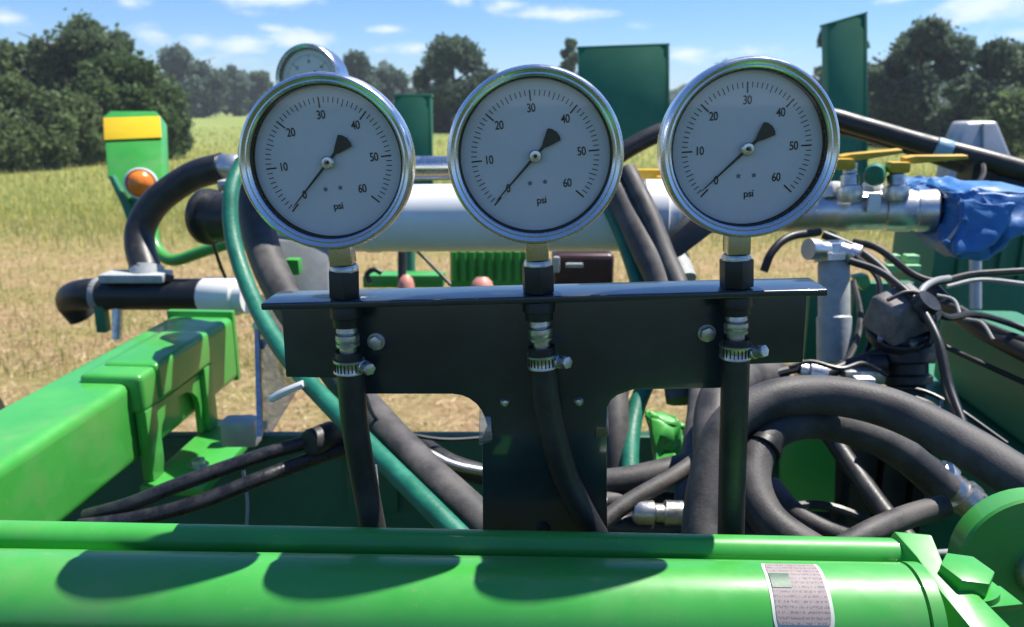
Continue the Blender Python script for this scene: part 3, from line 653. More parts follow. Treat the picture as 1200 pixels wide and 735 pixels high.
add('pipe', rod(P(262, 196, 1.45), P(585, 194, 1.36), .0165, 28), CHROME, cp)
add('thin_rod', rod(P(300, 210, 1.43), P(585, 208, 1.35), .004, 12), STEEL, cp)
add('coupling', turned(P(258, 196, 1.45), P(282, 196, 1.445), [(0, .021), (.1, .023), (.9, .023), (1, .021)], 28), ALU, cp)
tag(add('black_hose', tube([P(262, 196, 1.45), P(225, 207, 1.47), P(185, 235, 1.48), P(166, 265, 1.48), P(164, 290, 1.47), P(172, 318, 1.45)], .0262, 22, per=10), RUBBER), 'thick black hose curving from the steel pipe down to the elbow on the left', 'hose')
ep = thing('elbow_pipe', 'horizontal black pipe with a rounded elbow above the left beam', 'pipe', P(160, 365, 1.46))
add('pipe', tube([P(96, 372, 1.52), P(84, 352, 1.5), P(100, 345, 1.47), P(130, 345, 1.46), P(180, 345, 1.45), P(246, 345, 1.44)], [.024, .0275, .0285, .0285, .0285, .0285], 24, per=8), FLAT, ep)
add('saddle_fitting', merge(box(P(160, 324, 1.44), (.115, .05, .016), Matrix(), .005), turned(P(172, 330, 1.45), P(173, 312, 1.455), [(0, .03), (.3, .031), (1, .028)], 24)), FROST, ep)
add('white_band', turned(P(112, 345, 1.465), P(122, 345, 1.463), [(0, .0288), (.2, .0298), (.8, .0298), (1, .0288)], 28), GREYP, ep)
add('plug', turned(P(197, 330, 1.43), P(199, 322, 1.43), [(0, .008), (1, .008)], 12), FLAT, ep)
add('coupling', turned(P(240, 347, 1.44), P(292, 348, 1.42), [(0, .031), (.06, .034), (.75, .034), (.8, .030), (1, .030)], 36), WHITE, ep)
pf = thing('pipe_support', 'frosted clamp foot holding the black elbow pipe over the straw', 'clamp', P(130, 392, 1.45))
add('bracket_block', box(P(120, 373, 1.46), (.018, .02, .05), Matrix(), .002), DGREEN, pf)
add('bolt', rod(P(138, 362, 1.45), P(137, 398, 1.45), .009, 14), STEEL, pf)
tag(add('pressure_tube', tube([P(172, 300, 1.9), P(180, 270, 1.9), P(176, 240, 1.92)], .012, 12), GREEN), 'short green upright tube hidden behind the black hose loop', 'pipe')
tag(add('loop_handle', tube([P(168, 235, 1.75), P(176, 262, 1.72), P(184, 292, 1.70), P(203, 305, 1.68), P(240, 294, 1.66), P(290, 278, 1.64)], .0125, 14, per=8), GREEN), 'bright green bent tube sweeping from the marker to the white tank', 'pipe')
# black ribbed cap and cable
rc = thing('end_cap', 'black ribbed plastic cap left of the grey hose under the left gauge', 'cap', P(260, 282, 1.38))
add('cap_body', turned(P(240, 254, 1.235), P(284, 256, 1.205), [(0, .040), (.06, .043), (.16, .043), (.2, .037), (.45, .037), (.48, .0385), (.52, .037), (1, .037)], 32), FLAT, rc)
add('pale_plug', box(P(268, 217, 1.37), (.03, .03, .018), Matrix(), .004), FROST, rc)
tag(add('sensor_wire', tube([P(262, 218, 1.32), P(246, 240, 1.3), P(248, 275, 1.3), P(256, 305, 1.32), P(264, 325, 1.36)], .003, 8), FLAT), 'thin black wire looping over the ribbed cap', 'wire')
# hoses down behind the bracket
def hose(name, label, pts, r, m, cat='hose', seg=16, per=8, wob=.0):
    return tag(add(name, tube([P(*p) for p in pts], r, seg, per=per, wob=wob), m), label, cat)
hose('green_hose', 'teal green hose curving from the left gauge down behind the bracket', [(284, 190, 1.05), (271, 225, 1.02), (272, 275, 1.0), (288, 330, .97), (314, 385, .92), (350, 435, .87), (390, 478, .82), (440, 530, .76), (500, 590, .70), (560, 650, .66)], .0098, GHOSE)
hose('grey_hose', 'fat grey hose beside the teal one, coming down from behind the left gauge', [(300, 175, 1.12), (296, 225, 1.1), (308, 290, 1.06), (335, 350, 1.0), (380, 415, .92), (430, 480, .84), (490, 545, .77), (560, 610, .71), (610, 660, .68)], [.023, .023, .0225, .0215, .020, .019, .0185, .018, .0178], DUSTY)
hose('green_hose', 'teal green hose running down right of the middle gauge', [(690, 200, 1.12), (718, 250, 1.08), (738, 300, 1.05), (752, 350, 1.02), (765, 420, .98), (745, 480, .94), (738, 530, .9), (740, 590, .86)], .0105, GHOSE)
hose('grey_hose', 'fat grey hose passing right of the middle gauge', [(700, 190, 1.1), (732, 240, 1.06), (756, 290, 1.02), (776, 335, .99), (790, 400, .95), (800, 470, .92)], .019, DUSTY)
hose('grey_hose', 'thinner grey hose right beside the fat one between middle and right gauges', [(735, 200, 1.07), (760, 250, 1.03), (780, 300, 1.0), (797, 340, .97), (812, 400, .93), (820, 460, .88), (812, 540, .80), (796, 650, .70)], .0125, DUSTY)
hose('grey_hose', 'grey hose bending down beside the right side of the bracket post', [(735, 420, .99), (722, 455, .95), (722, 500, .92), (724, 560, .9), (730, 620, .88)], .0155, DUSTY)
hose('black_hose', 'broad dark hose standing behind the right gauge hose', [(905, 440, .88), (850, 455, .80), (838, 520, .74), (858, 590, .68), (900, 660, .64)], .0205, DUSTY)
hose('coiled_hose', 'thickest grey hose arching over at the lower right', [(822, 660, .62), (828, 580, .64), (850, 505, .66), (900, 470, .67), (965, 463, .67), (1040, 478, .65), (1120, 516, .61), (1230, 585, .55)], .0165, DUSTY, seg=22, per=12)
hose('coiled_hose', 'grey hose loop curling inside the thickest hose at lower right', [(1110, 575, .70), (1040, 520, .70), (960, 495, .69), (905, 508, .67), (882, 555, .645), (900, 608, .62), (960, 652, .60), (1010, 675, .59)], .0145, DUSTY, seg=20, per=12)
hose('grey_hose', 'grey hose end running out under the hose loop toward the clamp', [(905, 570, .70), (930, 600, .66), (975, 625, .64), (1030, 640, .62)], .009, DUSTY)
hose('grey_hose', 'slanted grey hose in front of the hose loop beside the clamp plate', [(975, 650, .56), (1020, 624, .57), (1065, 605, .59), (1106, 594, .60)], .0088, DUSTY)
hose('black_hose', 'thin grey line slanting down inside the hose loop, left one', [(962, 495, .84), (1000, 550, .80), (1040, 605, .75), (1070, 640, .72)], .0095, RUBBER)
hose('black_hose', 'thin bright line slanting down inside the hose loop, right one', [(1015, 515, .80), (1050, 540, .78), (1090, 562, .76)], .0075, DUSTY)
hose('black_hose', 'black hose end below the thick arching hose at lower right', [(1050, 525, .82), (1090, 550, .80), (1130, 580, .78), (1180, 640, .72)], .013, RUBBER)
fq = thing('swivel_fitting', 'blue grey metal swivel joint at the end of a hose, lower right', 'fitting', P(1125, 590, .77))
add('fitting_body', turned(P(1096, 552, .775), P(1136, 588, .77), [(0, .014), (.1, .016), (.35, .016), (.4, .013), (.7, .013), (.75, .017), (1, .017)], 20), STEEL, fq)
add('nut', hexnut(P(1134, 586, .77), P(1150, 600, .77) - P(1134, 586, .77), .017, .012), STEEL, fq)
hose('grey_wire', 'pale thin wire lying behind the clamp plate at lower right', [(1062, 646, .62), (1095, 648, .64), (1135, 645, .66)], .0026, GREYP, 'wire')
hose('hydraulic_hose', 'upper hydraulic hose crossing under the left beam toward the post', [(100, 606, .80), (150, 592, .80), (210, 568, .81), (280, 543, .83), (340, 524, .85), (400, 510, .88), (470, 520, .92)], .0078, SHINY)
hose('hydraulic_hose', 'lower hydraulic hose crossing under the left beam toward the post', [(92, 618, .78), (160, 608, .79), (230, 590, .80), (300, 563, .82), (360, 540, .85), (420, 520, .88)], .0078, SHINY)
tag(add('hose_wrap', turned(P(362, 520, .845), P(392, 508, .875), [(0, .013), (.1, .015), (.9, .015), (1, .013)], 18), RUBBER), 'black wrap binding the two hydraulic hoses together', 'wrap')
for lab, pts, r, m in [('uppermost dark hose between the bracket post and the grey hoses', [(690, 568, .78), (740, 562, .78), (800, 548, .79), (850, 535, .82)], .0135, DUSTY),
                       ('dark hose crossing low behind the right side of the post', [(690, 588, .76), (750, 585, .78), (830, 590, .80)], .0088, DUSTY),
                       ('grey hose rising from the post toward the right gauge hose', [(690, 625, .68), (735, 590, .70), (790, 558, .72), (830, 530, .75)], .0078, DUSTY),
                       ('lowest black hose above the oil tube right of the post', [(690, 612, .72), (760, 618, .72), (850, 612, .72)], .012, RUBBER)]:
    hose('black_hose', lab, pts, r, m)
tag(add('silver_union', turned(P(742, 600, .70), P(800, 602, .70), [(0, .008), (.1, .0105), (.4, .0105), (.45, .008), (.6, .008), (.65, .011), (1, .011)], 18), STEEL), 'silver pipe union lying among the hoses right of the post', 'fitting')
hose('black_hose', 'two-layer black hose crossing behind the post on the left', [(490, 520, .86), (530, 545, .83), (580, 560, .82), (640, 575, .8)], .011, RUBBER)
hose('steel_line', 'thin shiny line above the dark hose left of the post', [(500, 530, .80), (535, 546, .79), (590, 556, .79)], .0045, STEEL, 'pipe')
hose('thin_wire', 'thin pale wire hanging beside the left gauge hose', [(440, 545, .56), (443, 580, .56), (447, 640, .56)], .0010, GREYP, 'wire')
void_box = thing('void_filler', 'black box added for the dark void inside the hose loop at lower right', 'filler', P(1060, 640, 1.0))  # black ribbed box added to stand in for the shade behind the hoses
q0, q1 = P(985, 490, 1.08), P(1180, 660, 1.08)
add('block', wbox((q0.x, q0.y, q1.z), (q1.x, q0.y + .06, q0.z), .004), FLAT, void_box)
for k in range(5): add('filler_rib', wbox((q0.x + .012 + k * .043, q0.y - .025, q1.z + .02), (q0.x + .046 + k * .043, q0.y - .001, q0.z - .03), .003), FLAT, void_box)
# steel strap, zip tie
sp = thing('clear_plate', 'clear plastic bracket plate standing between the left beam and bracket', 'plate', P(320, 505, .95))
add('sheet', prism([P(298, 345, 1.05), P(346, 352, 1.03), P(350, 455, .98), (P(318, 508, .95)), P(302, 512, .95)], (0, .003, 0)), CLEAR, sp)
for px, py in ((303, 381), (307, 403)): add('bolt', hexnut(P(px, py, 1.02), (0, -1, .1), .007, .006), STEEL, sp)
add('edge_strip', prism([P(297, 345, 1.04), P(302, 345, 1.04), P(307, 512, .945), P(301, 512, .945)], (0, .006, 0)), STEEL, sp)
tag(add('cable_tie', bev(tube([P(318, 468, .86), P(334, 459, .85), P(356, 450, .845)], .0045, 6, per=3), .0005), WHITE), 'white cable tie end poking out below the left wing of the bracket', 'cable tie')
tag(add('pipe_clip', box(P(283, 505, 1.02), (.045, .03, .035), Matrix.Identity(4), .006), GALV), 'galvanised clip block low between the left beam and the clear plate', 'clip')

# ------------------------------------------------------------------ row markers / panels farther back
mk = thing('row_marker', 'green sheet metal marker with a yellow band on top, left of the gauges', 'marker', P(160, 330, 2.0))
def flat(pts, d, ext, w=.002): return prism([P(x, y, d) for x, y in pts], ext, w)
mp_ = [(120, 137), (130, 130), (182, 130), (188, 139), (191, 205), (186, 236), (160, 240), (145, 238), (126, 206)]
add('plate', prism([P(x, y, 2.0 + (240 - y) * .0016) for x, y in mp_], (0, .04, -.02), .004), GREEN, mk)
add('yellow_band', prism([P(x, y, 1.992 + (240 - y) * .0016) for x, y in ((121, 138), (187, 136), (189, 161), (122, 164))], (0, .004, -.002), .001), YELB, mk)
add('back_rib', flat([(126, 206), (132, 206), (150, 240), (156, 262), (150, 262), (142, 240)], 1.98, (0, .02, 0), .002), DGREEN, mk)
add('stem', rod(P(158, 236, 2.02), P(160, 330, 2.02), .018, 14), DGREEN, mk)
rl = thing('reflector_lamp', 'round orange reflector lamp on the green marker', 'lamp', P(166, 235, 1.97))
pc = P(165, 215, 1.975); pdir = Vector((.35, -1, .1)).normalized()
add('lens', lathe([(.00001, .022), (.012, .02), (.025, .012), (.034, 0), (.034, -.008), (.00001, -.008)], 32, axisM(pc, pdir)), ORANGE, rl)
add('rim', lathe([(.0345, .004), (.0385, .002), (.0385, -.02), (.0345, -.02)], 32, axisM(pc, pdir)), WHITE, rl)
add('shell', lathe([(.033, -.02), (.03, -.04), (.00001, -.05)], 28, axisM(pc, pdir)), FLAT, rl)
def panel(label, pts, d, th=.06):
    t = thing('sheet_screen', label, 'panel', P(sum(p[0] for p in pts) / len(pts), max(p[1] for p in pts), d), 'tall green steel panels behind the gauges')
    add('sheet', flat(pts, d, (0, th, 0), .003), DGREEN, t)
    (xa_, ya_), (xb_, yb_) = pts[0], pts[1]
    add('top_rim', flat([(xa_ - 1, ya_ - 1.5), (xb_ + 1, yb_ - 1.5), (xb_ + 1, yb_ + 1.5), (xa_ - 1, ya_ + 1.5)], d - .004, (0, th + .01, 0), .002), DGREEN, t)
    add('edge_fold', flat([(xb_ - 3, yb_ + 3), (xb_ + .5, yb_ + 3), (pts[2][0] + .5, pts[2][1]), (pts[2][0] - 3, pts[2][1])], d - .006, (0, .006, 0), .001), DGREEN, t)
    lo_ = min(p[1] for p in pts[2:]); xm = pts[3][0] + 14
    add('post', rod(P(xm, lo_ - 6, d) + Vector((0, th + .03, 0)), P(xm, 330, d) + Vector((0, th + .03, 0)), .02, 12), DGREEN, t)
    return t
panel('wide dark green panel between the middle and right gauges', [(678, 56), (784, 52), (784, 158), (680, 176)], 3.0)
panel('dark green panel with a slanted top, right of the right gauge', [(970, 29), (1016, 15), (1017, 240), (972, 240)], 2.8)
panel('narrow dark green panel between the left and middle gauges', [(462, 112), (505, 112), (507, 240), (464, 240)], 3.2)
ga = thing('galvanised_hood', 'grey galvanised hood with sloped sides near the right edge', 'hood', P(1152, 225, 2.6))
add('hood', prism([P(1134, 143, 2.6), P(1169, 142, 2.6), P(1186, 184, 2.6), P(1188, 240, 2.6), P(1110, 240, 2.6), P(1118, 178, 2.6)], (0, .10, 0), .012, 3), GALV, ga)
add('seam', prism([P(1150, 144, 2.598), P(1152, 144, 2.598), P(1154, 220, 2.598), P(1152, 220, 2.598)], (0, -.006, 0)), GALV, ga)
# long black hoses crossing upper right
hose('air_hose', 'upper black hose running from behind the right gauge to the right edge', [(700, 200, 1.42), (740, 172, 1.42), (790, 150, 1.42), (870, 135, 1.42), (960, 136, 1.4), (1010, 148, 1.38), (1080, 168, 1.36), (1150, 186, 1.33), (1230, 208, 1.3)], .0165, RUBBER)
hose('air_hose', 'lower black hose running just beneath the upper one at right', [(900, 142, 1.46), (985, 150, 1.42), (1060, 172, 1.40), (1130, 196, 1.36), (1225, 226, 1.3)], .0115, RUBBER)
tag(add('blue_tape', turned(P(1096, 173, 1.345), P(1114, 178, 1.34), [(0, .017), (.1, .018), (.9, .018), (1, .017)], 24), mat('pale_blue_tape', (.25, .42, .52), .4)), 'pale blue tape wrapped round the upper black hose', 'tape')
# ------------------------------------------------------------------ manifold and valves, right
mf = thing('manifold', 'cast metal pipe manifold right of the right gauge', 'manifold', P(1000, 272, 1.12))
add('main_pipe', turned(P(900, 250, 1.15), P(1036, 246, 1.11), [(0, .026), (.1, .027), (.55, .027), (.58, .029), (.7, .029), (.73, .027), (1, .027)], 36), ALU, mf)
add('union', turned(P(1036, 247, 1.11), P(1099, 247, 1.09), [(0, .024), (.04, .029), (.5, .029), (.53, .0275), (.6, .0275), (.62, .029), (.96, .029), (1, .026)], 12), ALU, mf)
add('dark_pipe', rod(P(1099, 247, 1.09), P(1140, 246, 1.075), .0165, 24), RUBBER, mf)
for px in (975, 1022): add('white_boss', bev(turned(P(px, 232, 1.115), P(px, 214, 1.115), [(0, .016), (.6, .0155), (1, .012)], 10), .001), WHITE, mf)
add('pipe_tab', box(P(1024, 238, 1.08), (.017, .006, .026), Matrix(), .002), WHITE, mf)
for k, (px, py, hx0, hy0, hx1, hy1) in enumerate(((996, 206, 985, 186, 1058, 178), (1050, 210, 1060, 188, 1135, 185))):
    v = thing('ball_valve', ('ball valve with short raised yellow handle next to the right gauge', 'ball valve with long flat yellow handle beside the blue cover')[k], 'valve', P(px, 236, 1.08), 'yellow handled valves on the manifold')
    add('valve_body', turned(P(px, 236, 1.08), P(px, 196, 1.08), [(0, .014), (.15, .017), (.4, .017), (.45, .012), (.75, .012), (.8, .009), (1, .009)], 16), STEEL, v)
    add('lever', prism([P(hx0, hy0 - 3, 1.07), P(hx0 + 12, hy0 - 5, 1.07), P(hx1, hy1 - 3, 1.04), P(hx1 + 1, hy1 + 2, 1.04), P(hx0 + 12, hy0 + 4, 1.07), P(hx0, hy0 + 4, 1.07)], (0, .014, .001), .0015), YEL, v)
    add('handle_boss', box(P(px + (-8, 2)[k], py - 14, 1.075), (.026, .022, .015), Matrix(), .004), YEL, v)
    add('stem_nut', hexnut(P(px, 197, 1.078), UP, .010, .007), STEEL, v)
tag(add('round_plug', turned(P(1024, 208, 1.06), P(1026, 203, 1.09), [(0, .011), (.2, .014), (1, .014)], 20), DGREEN), 'round dark green plug between the two yellow valves', 'plug')
tag(add('yellow_bracket', merge(box(P(762, 206, 1.22), (.05, .02, .02), Matrix.Identity(4), .004), box(P(776, 218, 1.2), (.02, .02, .03), Matrix.Identity(4), .004)), YEL), 'yellow lever between the middle and right gauges above the tank', 'lever')
def crumple(g, amp, cuts=3, fq=28):
    bm = bmesh.new(); vs = [bm.verts.new(v) for v in g[0]]
    for f in g[1]:
        try: bm.faces.new([vs[i] for i in f])
        except ValueError: pass
    bmesh.ops.triangulate(bm, faces=bm.faces[:]); bmesh.ops.subdivide_edges(bm, edges=bm.edges[:], cuts=cuts, use_grid_fill=True)
    bm.normal_update()
    for v in bm.verts: v.co += v.normal * amp * noise.fractal(v.co * fq, .75, 2, 5)
    bm.verts.index_update(); o = [v.co.copy() for v in bm.verts], [[v.index for v in f.verts] for f in bm.faces]; bm.free(); return o
bc = thing('blue_cover', 'blue plastic cover drooping over the pipe end at the right edge', 'cover', P(1160, 300, 1.05))
add('main_shell', crumple(prism([P(1118, 224, 1.04), P(1150, 219, 1.03), P(1240, 228, 1.0), P(1242, 262, 1.0), P(1205, 270, 1.005), P(1186, 284, 1.01), P(1164, 306, 1.02), P(1122, 304, 1.03), P(1106, 286, 1.03), P(1120, 270, 1.03), P(1127, 250, 1.03)], (0.01, .10, 0.0), .008, 3), .0075, 4, 24), BLUE, bc)
add('front_flap', crumple(prism([P(1128, 236, 1.015), P(1190, 238, 1.0), P(1180, 268, 1.0), P(1150, 296, 1.005), P(1118, 298, 1.01), P(1131, 262, 1.012)], (0.0, .012, 0.0), .002, 1), .007, 4, 30), BLUE, bc)
add('side_strap', crumple(prism([P(1060, 213, 1.14), P(1100, 212, 1.12), P(1132, 215, 1.11), P(1130, 230, 1.09), P(1100, 229, 1.10), P(1066, 224, 1.13)], (0, .05, 0), .003, 2), .006, 4, 40), BLUE, bc)
add('rim_ring', tube([P(1124, 236, 1.022), P(1130, 248, 1.02), P(1126, 262, 1.022), P(1112, 280, 1.02)], .0025, 8), FROST, bc)
tag(add('dark_box', box(P(1147, 203, 1.35), (.05, .05, .05), Matrix(), .003), FLAT), 'small black box behind the blue cover', 'box')
# strainer and valve body
stn = thing('strainer', 'upright frosted strainer tube with a metal head right of the bracket', 'strainer', P(977, 425, .98))
add('bowl', turned(P(978, 426, .98), P(977, 306, .98), [(0, .014), (.02, .0205), (.45, .0205), (.47, .0185), (.97, .0185), (1, .017)], 28), FROST, stn)
add('head', turned(P(977, 306, .98), P(976, 282, .98), [(0, .024), (.3, .025), (.35, .018), (.8, .018), (.85, .014), (1, .014)], 8), ALU, stn)
for s in (-1, 1): add('port', turned(P(977 + s * 8, 293, .97), P(977 + s * 30, 296 + s * 4, .96), [(0, .010), (.5, .010), (.55, .013), (1, .013)], 12), ALU, stn)
fv = thing('valve_block', 'black plastic valve block with a dusty cap right of the strainer', 'valve', P(1060, 474, .88))
add('body', turned(P(1062, 474, .88), P(1060, 394, .88), [(0, .018), (.28, .020), (.32, .027), (.42, .027), (.46, .023), (.6, .023), (.64, .031), (.95, .032), (1, .030)], 20), FLAT, fv)
CM = Matrix.Translation(P(1058, 366, .86)) @ Matrix.Rotation(R(-14), 4, 'Y') @ Matrix.Rotation(R(24), 4, 'X') @ Matrix.Rotation(R(14), 4, 'Z')
add('cap', bev(xf(([(-.030, -.024, -.020), (.030, -.024, -.020), (.034, .026, -.020), (-.034, .026, -.020), (-.019, -.012, .020), (.020, -.012, .020), (.024, .022, .020), (-.024, .022, .020)], [[0, 3, 2, 1], [4, 5, 6, 7], [0, 1, 5, 4], [1, 2, 6, 5], [2, 3, 7, 6], [3, 0, 4, 7]]), CM), .006, 3), CAPM, fv)
add('cap_skirt', xf(turned(Vector((0, 0, -.032)), Vector((0, 0, -.020)), [(0, .033), (.15, .036), (.85, .036), (1, .034)], 14), CM), FLAT, fv)
for k in range(6):
    a = k * 1.047 + .2; add('screw', xf(hexnut(Vector((math.cos(a) * .031, math.sin(a) * .031, -.021)), UP, .0042, .006), CM), STEEL, fv)
add('recess', xf(turned(Vector((.016, -.012, .002)), Vector((.022, -.022, .008)), [(0, .013), (.8, .013), (1, .011)], 16), CM), FLAT, fv)
add('knob', turned(P(1078, 362, .84), P(1090, 352, .83), [(0, .010), (.2, .014), (1, .013)], 16), FLAT, fv)
add('side_port', turned(P(1035, 425, .87), P(985, 432, .87), [(0, .012), (.4, .012), (.45, .009), (1, .009)], 14), FLAT, fv)
for lab, pts, r, m in [('cable arching from the strainer head to the black valve cap', [(996, 306, .9), (1030, 318, .88), (1060, 340, .85), (1080, 362, .83), (1100, 400, .80), (1112, 450, .78), (1130, 500, .75)], .0042, FLAT),
                       ('short pale cable rising from the valve cap to the right', [(1075, 352, .86), (1082, 338, .87), (1096, 329, .89), (1112, 326, .92)], .0036, GREYP),
                       ('thick black cable loom lying along the right beam', [(1092, 340, 1.06), (1108, 356, 1.03), (1140, 380, .98), (1180, 402, .93), (1240, 432, .86)], .0115, RUBBER),
                       ('thin black cable above the loom on the right beam', [(1080, 350, 1.06), (1120, 362, 1.0), (1160, 384, .95), (1230, 410, .88)], .005, FLAT),
                       ('black wire hanging down beside the black valve block', [(1086, 372, .85), (1098, 398, .84), (1106, 440, .82), (1112, 470, .80), (1136, 505, .76)], .0032, FLAT),
                       ('black hose from the strainer foot toward the valve block', [(930, 452, .86), (960, 442, .86), (1000, 425, .87), (1040, 412, .87)], .0065, FLAT),
                       ('black cable loop left of the strainer behind the right gauge', [(895, 318, 1.05), (905, 295, 1.05), (925, 278, 1.06), (960, 272, 1.08)], .0055, FLAT),
                       ('thin cable running along the dark seed box at the right edge', [(1110, 336, 1.5), (1150, 328, 1.5), (1210, 334, 1.48)], .004, GREYP),
                       ('black cable crossing under the metal manifold', [(965, 275, 1.02), (1000, 290, 1.0), (1030, 312, .97), (1050, 335, .94)], .0055, FLAT),
                       ('curled wire below the black valve block', [(1060, 470, .82), (1085, 480, .80), (1095, 496, .79), (1080, 506, .78)], .003, GREYP)]:
    hose('cable', lab, pts, r, m, 'cable', seg=10)
ug = thing('green_upright', 'dark green upright plate standing between the strainer and the valve block', 'plate', P(1018, 410, 1.2))
add('plate', wbox((P(995, 400, 1.2).x, P(995, 400, 1.2).y, P(995, 425, 1.2).z), (P(1046, 400, 1.2).x, P(995, 400, 1.2).y + .02, P(995, 328, 1.2).z), .003), DGREEN, ug)
uu = thing('green_upright', 'dark green post half hidden between the bracket end and the strainer', 'post', P(950, 420, 1.2))
add('post', wbox((P(944, 400, 1.2).x, P(944, 400, 1.2).y, P(944, 425, 1.2).z), (P(962, 400, 1.2).x, P(944, 400, 1.2).y + .02, P(944, 330, 1.2).z), .003), DGREEN, uu)
rc2 = random.Random(5)
for lab, pts, r, m in [('black cable sagging from the manifold toward the blue cover', [(1000, 283, 1.02), (1030, 292, 1.0), (1070, 322, .98), (1100, 330, .97), (1140, 322, .97), (1200, 318, .96)], .0045, FLAT),
                       ('cable leaving the valve cap and sagging to the right picture edge', [(1088, 358, .84), (1110, 372, .86), (1140, 368, .9), (1180, 378, .92), (1230, 398, .9)], .0038, FLAT),
                       ('pale wire twisted round the black loom on the right beam', [(1098, 346, 1.0), (1118, 352, .99), (1128, 372, .97), (1150, 378, .95), (1164, 398, .93)], .002, GREYP),
                       ('thin black wire hooked over the upper edge of the valve block', [(1040, 352, .84), (1064, 342, .84), (1084, 350, .84), (1096, 372, .84), (1090, 400, .84)], .0022, FLAT),
                       ('black cable hanging behind the strainer tube down to the hoses', [(1000, 330, 1.05), (1008, 370, 1.0), (1000, 410, .95), (975, 440, .9), (930, 455, .86)], .004, FLAT),
                       ('black wire lying over the silver flange above the arching hose', [(925, 430, .84), (950, 424, .84), (985, 432, .83), (1012, 426, .84), (1040, 440, .84)], .0025, FLAT),
                       ('black cable running down from the valve block into the hose loop', [(1072, 468, .85), (1092, 476, .84), (1120, 500, .80), (1140, 530, .78)], .0042, FLAT),
                       ('second curled wire looped under the valve block', [(1066, 478, .81), (1078, 492, .80), (1098, 486, .80), (1104, 470, .81)], .0018, GREYP),
                       ('thin dark wire crossing above the hose loop to the right', [(1040, 455, .86), (1080, 458, .85), (1120, 478, .83), (1180, 520, .8)], .0024, FLAT)]:
    hose('cable', lab, pts, r, m, 'cable', seg=8)
for lab, px, py, d_ in [('black cable tie strapping the coiled hoses together at their left side', 884, 497, .655), ]:
    tag(add('strap_tie', turned(P(896, 521, .660), P(892, 528, .656), [(0, .0148), (.1, .0156), (.9, .0156), (1, .0148)], 24), FLAT), lab, 'cable tie')
tag(add('pipe_flange', merge(turned(P(935, 434, .86), P(965, 440, .86), [(0, .010), (.3, .010), (.35, .014), (1, .014)], 12), box(P(1010, 440, .86), (.045, .02, .016), Matrix.Identity(4), .004)), STEEL), 'silver pipe flange above the arching hose', 'fitting')
tag(add('white_clip', box(P(1012, 447, .82), (.020, .014, .010), Matrix.Rotation(0, 4, 'Z'), .003), WHITE), 'small white clip resting above the arching hose', 'clip')
# ------------------------------------------------------------------ machine parts behind
sbx = thing('seed_box', 'dark green ribbed machine box at the right behind the blue cover', 'machine box', P(1160, 440, 1.7))
a_, b_ = P(1100, 262, 1.75), P(1280, 440, 1.75)
add('body', wbox((a_.x, a_.y, b_.z), (b_.x, a_.y + .2, a_.z), .006), DGREEN, sbx)
for k in range(9): add('rib', wbox((a_.x + .05 + k * .045, a_.y - .010, b_.z + .05), (a_.x + .062 + k * .045, a_.y - .002, a_.z - .012), .001), DGREEN, sbx)
add('lower_body', wbox((P(1046, 400, 1.7).x, a_.y - .03, P(1046, 470, 1.7).z), (b_.x, a_.y - .001, P(1046, 338, 1.7).z), .005), DGREEN, sbx)
add('post', rod(P(1143, 300, 1.68), P(1143, 362, 1.68), .012, 12), GALV, sbx)
tag(add('latch_plate', merge(box(P(1057, 314, 1.3), (.055, .02, .012), Matrix.Identity(4), .003), box(P(1046, 303, 1.31), (.02, .02, .014), Matrix.Identity(4), .003), box(P(1067, 304, 1.31), (.022, .02, .016), Matrix.Identity(4), .003)), mat('pale_green_paint', (.25, .5, .25), .5)), 'pale green latch plate under the manifold', 'latch')
tag(add('green_lever', prism([P(1001, 325, 1.1), P(1018, 322, 1.1), P(1022, 334, 1.1), (P(1012, 342, 1.1))], (0, .02, 0), .003), GREEN), 'bright green lever tip beside the strainer', 'lever')
cg = thing('corrugated_guard', 'green corrugated guard seen under the white tank between left and middle gauges', 'guard', P(575, 345, 2.1))
g0, g1 = P(527, 292, 2.1), P(622, 345, 2.1)
add('back_sheet', wbox((g0.x, g0.y, g1.z), (g1.x, g0.y + .02, g0.z), .002), GREEN, cg)
for k in range(9):
    x = g0.x + (g1.x - g0.x) * (k + .5) / 9; add('corrugation', tube([(x, g0.y - .004, g1.z + .03), (x, g0.y - .004, g0.z - .006)], .0085, 10, smooth=False), GREEN, cg)
cb = thing('control_box', 'maroon control box with pale trim beside the middle gauge stem', 'control box', P(680, 345, 1.55))
add('housing', box(P(682, 316, 1.55), (.115, .08, .075), Matrix(), .012, 3), MAROON, cb)
add('lid', box(P(680, 292, 1.56), (.10, .07, .02), Matrix(), .006), GREYP, cb)
add('trim_plate', box(P(673, 311, 1.485), (.032, .008, .008), Matrix(), .002), FROST, cb)
add('side_clip', box(P(652, 310, 1.49), (.012, .01, .03), Matrix(), .003), FROST, cb)
rdo = thing('red_knob', 'faded red knob peeking over the bracket beside the corrugated guard', 'knob', P(565, 342, 1.75))
add('dome', turned(P(565, 350, 1.75), P(565, 325, 1.75), [(0, .026), (.5, .026), (.8, .021), (1, .012)], 20), REDP, rdo)
rd2 = thing('red_knob', 'small faded red knob on the dark rod over the bracket', 'knob', P(476, 342, 1.75))
add('dome', turned(P(476, 345, 1.75), P(476, 322, 1.75), [(0, .018), (.5, .018), (.8, .014), (1, .006)], 16), REDP, rd2)
tag(add('dark_rod', rod(P(471, 345, 1.8), P(471, 292, 1.8), .0095, 12), FLAT), 'short dark rod standing under the white tank', 'rod')
tag(add('green_rail', wbox(P(425, 338, 1.95), P(520, 322, 1.95) + Vector((0, .05, 0)), .006), GREEN), 'pale lit green rail over the bracket beside the left stem', 'rail')
hose('thin_wire', 'thin black wire dangling below the tank beside the corrugated guard', [(482, 288, 1.3), (500, 305, 1.3), (528, 334, 1.28)], .0028, FLAT, 'wire')
